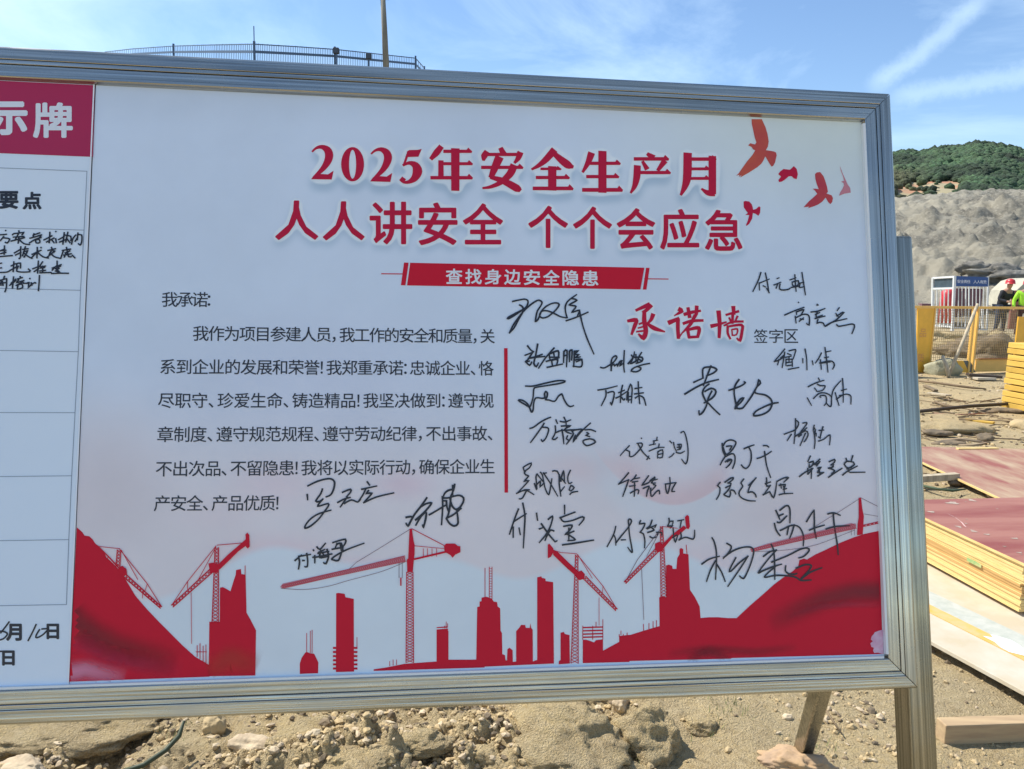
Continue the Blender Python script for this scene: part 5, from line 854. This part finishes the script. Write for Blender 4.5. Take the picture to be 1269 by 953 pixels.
person((pz.x, pz.y, 0.0), math.radians(160), 'worker in lime green vest and red helmet at the right edge of the yard', m_lime, m_brown, m_helm, ((-0.30, 0.02, 1.13), (-0.28, 0.2, 0.98), (-0.27, 0.27, 0.96)), ((0.30, 0.02, 1.13), (0.30, 0.12, 0.90), (0.30, 0.15, 0.83)))
fpost = empty('site_post', P(1253.5, 408, 25.5), label='brick red post between the two helmeted workers', cat='post')
mb = MB(); mb.box((0, 0, 0.62), (0.22, 0.1, 1.24)); bevel(mb.build('shaft', mat('brick_red_post', (0.30, 0.12, 0.10), 0.7, var=0.2), fpost), 0.01)
# ================================================================== YELLOW BARRIER
m_yel = mat('barrier_yellow', (0.92, 0.49, 0.045), 0.5, var=0.15, scale=4); m_ylt = mat('barrier_pale_yellow', (0.90, 0.53, 0.13), 0.5, var=0.12, scale=4); m_haz = mat('hazard_grey', (0.13, 0.14, 0.13), 0.6)
fd = unit(np.array([G(1240, 462)[i]-G(1150, 464)[i] for i in range(2)])); fo = G(1136, 463)
bar = empty('mesh_barrier', fo, (0, 0, math.atan2(fd[1], fd[0])), label='yellow mesh site barrier with solid panels and hazard striped kickboard', cat='barrier')
# local x = along the barrier; find local x of a pixel at z=0 line
fmi = Matrix.Rotation(-math.atan2(fd[1], fd[0]), 3, 'Z')
def fx(px, py=381):
    r = ray(px, py); nrm = np.array([-fd[1], fd[0], 0]); t = ((np.array(fo)-EYE) @ nrm)/(r @ nrm); q_ = EYE+r*t-np.array(fo); return float(q_ @ np.array([*fd, 0])), float(q_[2])
xa = fx(1137)[0]; ztop = fx(1200, 381.5)[1]
mb = MB(); mb.bar((xa-2.4, 0, ztop), (fx(1269)[0]+2.2, 0, ztop+0.01), 0.045, 0.045); mb.build('top_rail', m_ylt, bar)
x0, x1_ = fx(1137)[0], fx(1157.5)[0]; x0b, x1b = fx(1135.5, 458)[0], fx(1151, 458)[0]
mb = MB(); mb.add([(x0, -0.012, ztop-0.02), (x1_, -0.012, ztop-0.02), (x1b, -0.012, 0.02), (x0b, -0.012, 0.02), (x0, 0.012, ztop-0.02), (x1_, 0.012, ztop-0.02), (x1b, 0.012, 0.02), (x0b, 0.012, 0.02)], [(3, 2, 1, 0), (4, 5, 6, 7), (0, 1, 5, 4), (2, 3, 7, 6), (1, 2, 6, 5), (3, 0, 4, 7)]); mb.build('solid_panel', m_yel, bar)
for i, ch in enumerate('品质'):
    vs, fs = glyph(ch, 0); mb = MB(); zc_ = ztop*(0.62-0.38*i); mb.add([((x0+x1_)/2-0.02+(v[0]-0.5)*0.17, -0.0145, zc_+(v[1]-0.38)*0.17) for v in vs], fs); mb.build('panel_letter', mat('faded_red_print', (0.66, 0.30, 0.10), 0.6), bar)
def post_at(px, w): x = fx(px)[0]; mb = MB(); mb.box((x, 0, ztop/2-0.01), (w, 0.05, ztop+0.02)); bevel(mb.build('upright', m_ylt, bar), 0.006)
for px, w in ((1158.5, 0.03), (1207.5, 0.05), (1212.5, 0.04)): post_at(px, w)
xe = fx(1262.5)[0]; mb = MB(); mb.box((xe+0.30, 0, ztop*0.47), (0.58, 0.024, ztop*0.80)); mb.build('solid_panel', m_yel, bar)
mb = MB(); mb.box((x0-0.9, 0.0, ztop*0.5), (0.58, 0.024, ztop*0.85)); mb.build('solid_panel', m_yel, bar)
for xs_, xe_ in ((fx(1158)[0], fx(1207)[0]), (fx(1213)[0], fx(1262)[0]), (xe+0.6, xe+2.2), (x0-2.4, x0-1.2)):
    mb = MB(); n = int((xe_-xs_)/0.045); zb = 0.24
    for k in range(n+1): x = xs_+(xe_-xs_)*k/n; mb.box((x, 0, (zb+ztop)/2), (0.006, 0.004, ztop-zb))
    n = int((ztop-zb)/0.045)
    for k in range(n+1): mb.box(((xs_+xe_)/2, 0.006, zb+(ztop-zb)*k/n), (xe_-xs_, 0.004, 0.006))
    o = mb.build('wire_mesh', mat('mesh_wire_dark', (0.30, 0.22, 0.10), 0.6), bar); o['kind'] = 'stuff'
def slant(xs_, xe_, m_, y_):
    mb = MB(); mb.add([(xs_, y_, 0.22), (xe_, y_, 0.22), (xe_+0.16, y_, 0.0), (xs_+0.16, y_, 0.0), (xs_, y_+0.02, 0.22), (xe_, y_+0.02, 0.22), (xe_+0.16, y_+0.02, 0.0), (xs_+0.16, y_+0.02, 0.0)], [(3, 2, 1, 0), (4, 5, 6, 7), (0, 1, 5, 4), (2, 3, 7, 6), (1, 2, 6, 5), (3, 0, 4, 7)]); return mb
cur = fx(1136, 445)[0]-2.3; k = 0; xend = fx(1208, 445)[0]
while cur < xend-0.15: slant(cur, cur+0.16, None, -0.01).build('kickboard_stripe', m_haz if k % 2 else m_yel, bar); cur += 0.1605; k += 1
mb = MB(); mb.box(((fx(1209, 445)[0]+xe+1.5)/2, -0.005, 0.13), (xe+1.5-fx(1209, 445)[0], 0.03, 0.24)); bevel(mb.build('kickboard', m_ylt, bar), 0.005)
mb = MB(); mb.box(((fx(1209, 445)[0]+xe+1.5)/2, -0.03, 0.25), (xe+1.4-fx(1209, 445)[0], 0.05, 0.02)); mb.build('kickboard_cap', mat('rusty_edge', (0.30, 0.12, 0.03), 0.7), bar)
m_pole = mat('bare_pole_wood', (0.55, 0.46, 0.32), 0.8, col2=(0.34, 0.28, 0.19), scale=6, stretch=(4, 4, 0.6))
def stick(name, a, b, r, lab, cat, m=None): mb = MB(); mb.tube([a, Vector(a).lerp(Vector(b), .5)+Vector((0.01, 0, 0.01)), b], [r, r*0.95, r*0.85], 8); return tag(mb.build(name, m or m_pole, None, True), lab, cat)
stick('prop_pole', G(1174, 468)+Vector((0, 0, -.02)), P(1211.5, 377, 14.1), 0.032, 'long bare wooden pole leaning diagonally against the yellow barrier', 'pole')
stick('prop_stake', G(1176, 467, 0.02), P(1168, 441, 13.6), 0.035, 'short wooden stake leaning on the striped kickboard', 'stake')
rock('rock', G(1158, 463)+Vector((0, -0.25, 0.12)), 0.26, (1.25, 0.8, 0.85), mat('greenish_rock', (0.44, 0.42, 0.28), 0.95, col2=(0.33, 0.31, 0.21), scale=4, bump=0.01), 'greenish grey boulder in front of the striped kickboard', seed=21)
# rubble behind the barrier
RB = [(1170, 424, 19, .5, 11), (1190, 428, 18, .6, 12), (1222, 430, 17.5, .7, 13), (1248, 426, 18, .8, 14), (1236, 400, 22, .5, 15), (1160, 415, 21, .6, 16)]
for i, (px, py, d, r, sd) in enumerate(RB):
    lab = ['low tan rubble lump behind the left mesh panel', 'tan rubble heap beside the leaning pole', 'brown rubble heap seen through the right mesh panel', 'largest rubble heap behind the right mesh panel', 'small dark rubble at the stooping worker\'s feet', 'flat rubble patch below the white gate'][i]
    p = P(px, py, d); rock('rubble_heap', (p.x, p.y, 0.02), r, (1.5, 0.8, 0.55), m_rd if i in (2, 4) else m_earth, lab, 'rubble', seed=sd, sub=4, amp=1.0, fr=2.0)
# ================================================================== TIMBER AND PLYWOOD IN THE YARD
m_plank = mat('yellow_timber', (0.76, 0.50, 0.10), 0.7, col2=(0.66, 0.40, 0.07), scale=3, stretch=(0.3, 4, 4)); m_plank2 = mat('yellow_timber_deep', (0.70, 0.43, 0.07), 0.7, var=0.25, scale=3)
tp = G(1240, 507); ang = math.atan2(G(1269, 514)[1]-tp.y, G(1269, 514)[0]-tp.x)
stk = empty('timber_stack', (tp.x, tp.y, 0), (0, 0, ang+0.12), label='neat stack of bright yellow timber planks at the right of the yard', cat='timber stack')
z = 0.03
for k in range(11):
    th = 0.072; 
    for j in range(4):
        mb = MB(); mb.box((1.2+random.uniform(-0.012, 0.012), 0.11+j*0.205, z+th/2), (2.4, 0.2, th-0.006)); bevel(mb.build('plank', m_plank if (k+j) % 3 else m_plank2, stk), 0.004)
    z += th+(0.010 if k in (2, 3, 6, 8) else 0.002)
rot_u = unit(np.array([2.2389-2.3953, 4.5691-3.5399])); 
ply = empty('plywood_stack', (2.3953, 3.5399, 0.0), (0, 0, math.atan2(rot_u[1], rot_u[0])-math.pi/2), label='thick stack of plywood sheets with maroon film top and yellow edges', cat='plywood stack')
m_film = mat('maroon_film_face', (0.25, 0.070, 0.055), 0.5, spec=0.3, col2=(0.35, 0.15, 0.11), scale=2.2, stretch=(0.5, 3, 1), thr=(0.42, 0.66), bump=0.0015, bscale=8); m_edge = mat('plywood_edge', (0.78, 0.58, 0.25), 0.8, col2=(0.66, 0.45, 0.17), scale=5, stretch=(2, 2, 40)); m_edge2 = mat('plywood_edge_orange', (0.62, 0.38, 0.14), 0.8, col2=(0.50, 0.28, 0.09), scale=4, stretch=(2, 2, 30))
z = 0.085; NS = 16; th = (0.327-z)/NS
for k in range(NS):
    mb = MB(); dx, dy = random.uniform(-0.006, 0.003), random.uniform(-0.008, 0.006)
    if k == NS-1: dx, dy = -0.012, -0.01
    mb.box((0.915+dx, 0.5+dy, z+th*(k+0.5)), (1.83, 1.03, th-(0.0035 if k in (4, 9, 14) else 0.0007)), rz=random.uniform(-0.004, 0.004))
    o = mb.build('plywood_sheet', m_edge, ply); me = o.data; me.materials.clear(); me.materials.append(m_edge2 if k in (5, 6, 7, 8) else m_edge); me.materials.append(m_film if k == NS-1 else m_edge)
    for p in me.polygons: p.material_index = 1 if p.normal.z > 0.5 else 0
    bevel(o, 0.0006, 1)
mb = MB(); pts = [ply_p for ply_p in (G(1174.5, 637, .3285), G(1183, 641, .3285), G(1191, 647, .3285), G(1196, 653, .3285))]
def plym(v): return Matrix.Rotation(-ply.rotation_euler.z, 3, 'Z') @ (Vector(v)-ply.location)
L = [plym(p)+Vector((0, 0, 0.0006)) for p in pts]; vs = [p+Vector((0, -0.012, 0)) for p in L]+[p+Vector((0.004, 0.012, 0)) for p in L]; mb.add(vs, [(i, i+1, 4+i+1, 4+i) for i in range(3)]); mb.build('scuff_mark', mat('pale_scuff', (0.62, 0.42, 0.38), 0.7), ply)
mb = MB(); gA, gB = plym(G(1172, 692, .22)), plym(G(1190, 702, .22))
# green paint mark on the sheet edges (left face)
mb.box((-0.0102, (gA.y+gB.y)/2+0.0, 0.215), (0.0015, 0.10, 0.020)); mb.build('green_paint_mark', mat('green_paint', (0.20, 0.40, 0.14), 0.8, col2=(0.5, 0.48, 0.2), scale=30), ply)
# bearers under the stack
for yy in (0.12, 0.9): mb = MB(); mb.box((0.95, yy, 0.067), (1.75, 0.06, 0.034)); mb.build('bearer', m_brn, ply)
m_pale = mat('pale_weathered_ply', (0.50, 0.42, 0.29), 0.85, col2=(0.56, 0.50, 0.40), scale=3, stretch=(1, 1, 1), thr=(0.4, 0.6), bump=0.001, bscale=60)
def board_obj(name, corner, u, length, width, thk, z, m, lab, cat, me_edge=None):
    ang_ = math.atan2(u[1], u[0])-math.pi/2; e = MB(); e.box((width/2, length/2, 0), (width, length, thk)); o = e.build(name, m); o.location = (corner[0], corner[1], z); o.rotation_euler = (0, 0, ang_); bevel(o, 0.0015, 1); return tag(o, lab, cat)
a, b = G(1155, 795, .066), G(1269, 857, .066); uu = unit(np.array([a[0]-b[0], a[1]-b[1]]))
cst = np.array([b[0], b[1]])-uu*0.55
bp_ = board_obj('plywood_board', cst, uu, 1.83, 0.915, 0.018, 0.057, m_pale, 'pale weathered plywood board lying lowest, under the plywood stack', 'plywood board')
a2 = G(1153, 755, .078); off = float((np.array([a2[0], a2[1]])-cst) @ np.array([uu[1], -uu[0]]))
mb = MB(); mb.box((off+0.02, 0.95, 0.0115), (0.075, 1.6, 0.004)); mb.build('orange_stripe', mat('orange_yellow_paint', (0.66, 0.38, 0.08), 0.8, col2=(0.60, 0.42, 0.20), scale=14), bp_)
mb = MB(); mb.box((off+0.12, 0.95, 0.0113), (0.15, 1.6, 0.003)); mb.build('plaster_smear', mat('grey_plaster', (0.50, 0.50, 0.44), 0.9, col2=(0.40, 0.42, 0.36), scale=20), bp_)
w_ = G(1251, 797, .082); v = Matrix.Rotation(-bp_.rotation_euler.z, 3, 'Z') @ (w_-bp_.location); mb = MB(); mb.add([(v.x+0.05*math.cos(t/12*6.283)*(1+0.3*math.sin(t*2.1)), v.y+0.10*math.sin(t/12*6.283)*(1+0.25*math.cos(t*3.3)), 0.0145) for t in range(12)], [tuple(range(12))]); mb.build('white_plaster_patch', m_white, bp_)
# second maroon sheet farther off, with its neighbour, and small battens
sheet2 = board_obj('plywood_sheet', (3.60, 5.55), (0.0, 1.0), 1.86, 1.9, 0.016, 0.045, mat('dusty_maroon_film', (0.28, 0.095, 0.075), 0.6, spec=0.3, col2=(0.48, 0.37, 0.24), scale=1.7, thr=(0.30, 0.62), stretch=(2.2, 0.7, 1)), 'flat maroon plywood sheet lying beyond the stack, dusted with sand', 'plywood sheet')
mb = MB(); mb.box((-0.004, 0.93, 0.0), (0.008, 1.86, 0.0155)); mb.build('sheet_edge', m_edge, sheet2)
sheet3 = board_obj('plywood_sheet', (4.95, 6.05), (0.12, 1.0), 1.3, 1.3, 0.018, 0.075, m_film, 'tilted maroon plywood sheet overlapping the flat one at right', 'plywood sheet')
mb = MB(); mb.bar(G(1128, 594, .06), G(1186, 590, .06), 0.055, 0.05); tag(mb.build('batten', m_pole), 'short square batten resting by the flat maroon sheet', 'batten')
m_beam = mat('brown_timber', (0.24, 0.17, 0.10), 0.85, col2=(0.32, 0.20, 0.12), scale=5, stretch=(0.5, 6, 6))
bA, bB = G(1166, 898, .06), G(1320, 893, .06); mb = MB(); mb.bar(Vector((bA.x, bA.y, 0.035)), Vector((bB.x, bB.y, 0.035)), 0.055, 0.075); o = bevel(mb.build('timber_beam', mat('timber_beam_tan', (0.50, 0.36, 0.20), 0.85, col2=(0.38, 0.26, 0.15), scale=5, stretch=(0.6, 8, 8), bump=0.001, bscale=60)), 0.004); tag(o, 'short brown timber beam on the sand at the lower right', 'timber beam')
mb = MB(); m_rod = mat('dark_steel_rod', (0.07, 0.05, 0.035), 0.7, var=0.4)
pr = [G(1128, 511, .05), G(1165, 507, .07), G(1200, 503.5, .09), G(1240, 501, .08), G(1300, 497, .10)]; mb.tube(pr, 0.022, 8); tag(mb.build('steel_bar', m_rod, None, True), 'long dark steel bar lying across the sand before the yellow timber', 'steel bar')
def twig(pts, r, lab, m=None, cat='twig', nm='twig'): mb = MB(); mb.tube(pts, [r]*(len(pts)-1)+[r*0.5], 6); tag(mb.build(nm, m or mat('dry_twig', (0.24, 0.17, 0.10), 0.9, var=0.3), None, True), lab, cat)
twig([G(1128, 471, .03), G(1158, 474, .05), G(1178, 477, .05), G(1205, 480.5, .04), G(1222, 482, .03)], 0.02, 'long thin branch lying below the yellow barrier')
twig([G(1160, 498, .02), G(1172, 503, .05), G(1195, 506, .03)], 0.018, 'short crooked branch touching the steel bar')
twig([G(1215, 498, .02), G(1240, 493.5, .05)], 0.013, 'thin straight twig beside the yellow timber')
twig([G(1155, 512, .03), G(1180, 514.5, .02), G(1205, 513, .03), G(1225, 512, .02)], 0.01, 'reddish wire strand just below the steel bar', mat('red_wire', (0.30, 0.12, 0.08), 0.6), 'wire', 'wire')
twig([G(1166, 546, .03), G(1190, 544, .06), G(1212, 547, .05), G(1226, 549, .03), G(1205, 552, .03), G(1186, 551, .02)], 0.014, 'loose rope coil on the sand beyond the maroon sheet', mat('old_rope', (0.34, 0.25, 0.16), 0.95), 'rope', 'rope')
twig([G(1228, 543, .03), G(1255, 544, .03), G(1275, 546, .02)], 0.008, 'thin twig trailing right of the rope coil')
twig([G(1144, 602, .02), G(1162, 606, .03), G(1180, 608, .03), G(1197, 606, .02)], 0.011, 'dark green cord on the sand between the maroon sheets', mat('green_cord', (0.06, 0.09, 0.05), 0.8), 'cord', 'cord')
twig([G(1018, 872, .06)+Vector((0, 0, .0)), G(1032, 893, .03), G(1044, 910, .01)], 0.004, 'thin dry stalk beside the rear brace')
twig([G(150, 957, .05), G(178, 948, .06), G(205, 930, .07), G(222, 912, .09), G(228, 893, .13)], 0.008, 'black rubber hose emerging from the rubble at the left', mat('black_hose', (0.045, 0.06, 0.03), 0.6), 'hose', 'hose')
for i, (px, py, r, s, m_, sd, lb) in enumerate(((1180, 534, .17, (2.2, 1.0, .4), m_earth, 31, 'pale flat earth pile with a dark shaded edge mid yard'), (1163, 538, .10, (1.6, .9, .4), m_rd, 32, 'dark clod beside the pale earth pile'), (1208, 534, .14, (1.5, 1, .5), m_earth, 33, 'tan lump at the right end of the pale earth pile'),
                                                (1274, 532, .16, (1.6, 1, .5), m_rt, 34, 'tan stone at the right edge of the sand'), (1221, 546, .075, (1.3, 1, .8), m_rd, 35, 'dark knob of earth at the end of the rope coil'), (1222, 511, .10, (2.6, .6, .25), m_rd, 36, 'dark flat slab by the foot of the yellow timber'), (1247, 511, .13, (2.6, .7, .3), m_rd, 37, 'blackened slab tucked under the yellow timber'),
                                                (1182, 600, .045, (1.4, 1, .8), m_rd, 38, 'small dark stone near the green cord'), (1176, 551, .10, (2, 1, .4), m_rd, 39, 'thin dark clod left of the rope coil'))):
    rock('rock', G(px, py, 0.0)+Vector((0, 0, r*s[2]*0.35)), r, s, m_, lb, seed=sd)
# ---- boulders and stones under the board
def rg(px, py, dz=0.0):
    p = G(px, py, 0.0)
    for _ in range(6): p = G(px, py, gz(p.x, p.y)+dz)
    return p
for (px, py, r, s, m_, sd, lb) in ((157, 900, .040, (1.3, 1, .85), m_rw, 41, 'white rounded stone just under the frame at left'), (266, 906, .05, (.9, .8, 1.1), m_rt, 42, 'upright tan stone under the frame with a dark right side'), (312, 926, .050, (1.5, .9, .7), m_rw, 43, 'pinkish pale stone right of the upright tan one'),
                                   (28, 950, .05, (1.4, 1, .6), m_rw, 44, 'pale stone cut by the lower left corner'), (440, 950, .08, (1.5, 1, .6), m_earth, 45, 'broad tan boulder at the bottom edge left of centre'), (700, 915, .20, (1.25, 1.1, .5), m_earth, 46, 'big sandy earth block under the middle of the frame'), (795, 930, .13, (1.1, .9, 1.0), m_earth, 47, 'earth boulder with a dark shaded right side at the bottom edge'),
                                   (600, 938, .055, (1.2, 1, .7), m_earth, 48, 'rough clod left of the big sandy block'), (985, 950, .075, (1.6, 1, .6), m_rp, 49, 'reddish rounded rock at the foot of the rear brace'), (60, 905, .17, (2.2, 1.0, .35), m_earth, 50, 'long smooth tan slab at the lower left'), (120, 932, .05, (1.5, 1, .6), m_earth, 51, 'crumbly clod beside the smooth slab'),
                                   (515, 925, .08, (1.6, 1, .5), m_earth, 52, 'flat tan clod under the frame left of centre'), (770, 877, .035, (1, .9, 1.1), m_rw, 53, 'small pale stone wedged under the frame'), (868, 900, .05, (1.2, 1, .6), m_earth, 54, 'crumbling tan clod right of the shaded boulder'), (375, 915, .08, (1.5, 1, .4), m_earth, 55, 'smooth tan mound between pale stones')):
    p = rg(px, py); rock('rock', p+Vector((0, 0, r*s[2]*0.15)), r, s, m_, lb, seed=sd, sub=5 if r > 0.06 else 4, rot=random.uniform(-.5, .5), amp=0.55)
# ---- loose stones and crumbs (uncountable)
def gravel(name, n, region, rmin, rmax, mats_, lab, power=2.5, lift=0.25):
    V, Fc, Fm = [], [], []; base = [(v.co.copy() if hasattr(v, 'co') else v) for v in i1_v]
    for i in range(n):
        x, y = region(); r = (rmin+(rmax-rmin)*random.random()**power)*min(1.0, max(0.4, y/6 if rmax > 0.02 else 1)); z = gz(x, y)
        R_ = Matrix.Rotation(random.uniform(0, 6.28), 3, 'Z') @ Matrix.Rotation(random.uniform(-.6, .6), 3, 'X'); s = Vector((random.uniform(.7, 1.4), random.uniform(.6, 1.1), random.uniform(.4, .85))); b = len(V); o_ = Vector((x*9, y*9, i))
        V0 = i0_v if r < 0.005 else i1_v; F0 = i0_f if r < 0.005 else i1_f
        for v in V0:
            q_ = v*(1+0.5*noise.noise(v*1.3+o_)); q_ = R_ @ Vector((q_.x*s.x*r, q_.y*s.y*r, q_.z*s.z*r)); V.append((x+q_.x, y+q_.y, z+q_.z+r*lift))
        mi = random.randrange(len(mats_)); Fc += [[b+k for k in f] for f in F0]; Fm += [mi]*len(F0)
    o = mesh(name, V, Fc, None, mats=mats_, fmat=Fm); tag(o, lab, 'gravel', kind='stuff'); return o
t_ = bmesh.new(); bmesh.ops.create_icosphere(t_, subdivisions=1, radius=1); bmesh.ops.dissolve_limit(t_, angle_limit=0.0, verts=t_.verts, edges=t_.edges); t_.free()
i0_v = [Vector(v) for v in ((1, 0, -.2), (-.2, 1, 0), (-1, -.1, .1), (.1, -1, -.1), (.1, .1, 1), (0, 0, -1))]; i0_f = [(0, 1, 4), (1, 2, 4), (2, 3, 4), (3, 0, 4), (1, 0, 5), (2, 1, 5), (3, 2, 5), (0, 3, 5)]
def near_region():
    while True:
        x, y = random.uniform(-2.3, 1.6), random.uniform(2.15, 3.6)
        c_ = fbm(x*1.1+7, y*1.7, 11, 3)
        if random.random() < 0.12+1.6*max(0, 0.25+c_) or x > 1.0: 
            if random.random() < (1.0 if x < 0.5 else 0.10): return x, y
def yard_region():
    d = 2.3*math.exp(random.random()*2.0); a = random.uniform(az_of(1050), az_of(1330)); return d*math.sin(a), d*math.cos(a)
gravel('loose_gravel', 26000, near_region, 0.0015, 0.017, [m_rt, m_rt, m_rd, m_rw, m_rt], 'crumbs and pebbles of broken earth under the notice board', power=4.0)
gravel('yard_gravel', 7000, yard_region, 0.003, 0.03, [m_rt, m_rt, m_rw, m_rt, m_rd], 'small stones scattered over the sandy yard', power=6)
def grass():
    V, Fc = [], []
    for cx_, cy_, n in [(*rg(px, py)[:2], k) for px, py, k in ((760, 940, 26), (905, 880, 30), (880, 905, 20), (1010, 925, 20), (640, 900, 14), (210, 915, 12), (1218, 482, 14))]:
        for k in range(n):
            x, y = cx_+random.gauss(0, .04), cy_+random.gauss(0, .04); z = gz(x, y); a = random.uniform(0, 6.28); h = random.uniform(.015, .045); w = .0015; b = len(V)
            dx, dy = math.cos(a), math.sin(a); V += [(x-dy*w, y+dx*w, z), (x+dy*w, y-dx*w, z), (x+dx*h*.6, y+dy*h*.6, z+h)]; Fc.append((b, b+1, b+2))
    tag(mesh('dry_grass', V, Fc, mat('dry_grass_green', (0.16, 0.19, 0.06), 0.8)), 'sparse green grass blades among the rubble', 'grass', kind='stuff')
grass()
def litter():
    mb = MB(); rr_ = random.Random(5)
    for i in range(100):
        d = rr_.uniform(6.8, 13.0); a = rr_.uniform(az_of(1085), az_of(1320)); x, y = d*math.sin(a), d*math.cos(a)
        if 3.4 < x < 6.4 and y < 7.7: continue
        z = gz(x, y)+0.012; L = rr_.uniform(.08, .55)*(1 if i % 5 else 1.8); t = rr_.uniform(0, 3.14); r = rr_.uniform(.003, .010)
        dx, dy = math.cos(t)*L/2, math.sin(t)*L/2; mb.tube([(x-dx, y-dy, z), (x+rr_.uniform(-.03, .03), y+rr_.uniform(-.03, .03), z+rr_.uniform(0, .03)), (x+dx, y+dy, z)], r, 5)
    tag(mb.build('scattered_twigs', mat('dry_twig', (0.24, 0.17, 0.10), 0.9)), 'thin twigs and offcuts littering the sandy yard', 'litter', kind='stuff')
litter()
def splashes():
    V, Fc = [], []; rr_ = random.Random(9)
    for i in range(40):
        cx_, cy_ = rr_.uniform(0.05, 1.75), rr_.uniform(0.03, 0.97); r = 0.004+0.022*rr_.random()**3; b = len(V); n = 9; st = rr_.uniform(.5, 2.2)
        for k in range(n): a = 2*math.pi*k/n; q = r*(1+0.35*math.sin(3*a+i)); V.append((cx_+q*math.cos(a)*st, cy_+q*math.sin(a), 0.3278+0.00002*i))
        Fc.append(tuple(range(b, b+n)))
    o = mesh('cement_splash', V, Fc, mat('dried_cement', (0.46, 0.36, 0.29), 0.9, var=0.3, scale=30), ply); o['kind'] = 'stuff'
splashes()
def scrap(a, b, w, t, m, lab, nm='scrap_board', cat='board'):
    mb = MB(); mb.bar(a, b, w, t); tag(bevel(mb.build(nm, m), 0.003, 1), lab, cat, kind='thing')
scrap(G(1199, 464, .08), G(1240, 467, .06), 0.14, 0.04, m_rod, 'dark narrow board lying along the foot of the yellow kickboard')
scrap(G(1205, 468.5, .03), G(1228, 468.5, .03), 0.25, 0.04, m_pale, 'pale broken slab on the sand before the dark narrow board', 'slab', 'slab')
scrap(G(1152, 487, .03), G(1176, 490, .05), 0.10, 0.025, m_pole, 'grey weathered offcut lying left of the fallen branch')
scrap(G(1196, 520, .02), G(1232, 524, .03), 0.07, 0.022, m_plank2, 'thin yellow lath on bare sand below the steel bar', 'lath', 'lath')
scrap(G(1186, 556.5, .055), G(1236, 556, .055), 0.04, 0.02, m_edge, 'long thin lath along the far edge of the flat maroon sheet', 'lath', 'lath')
scrap(G(1160, 484, .02), G(1146, 478, .02), 0.06, 0.03, m_rd, 'short dark stick near the steel post edge of the yard', 'stick', 'stick')
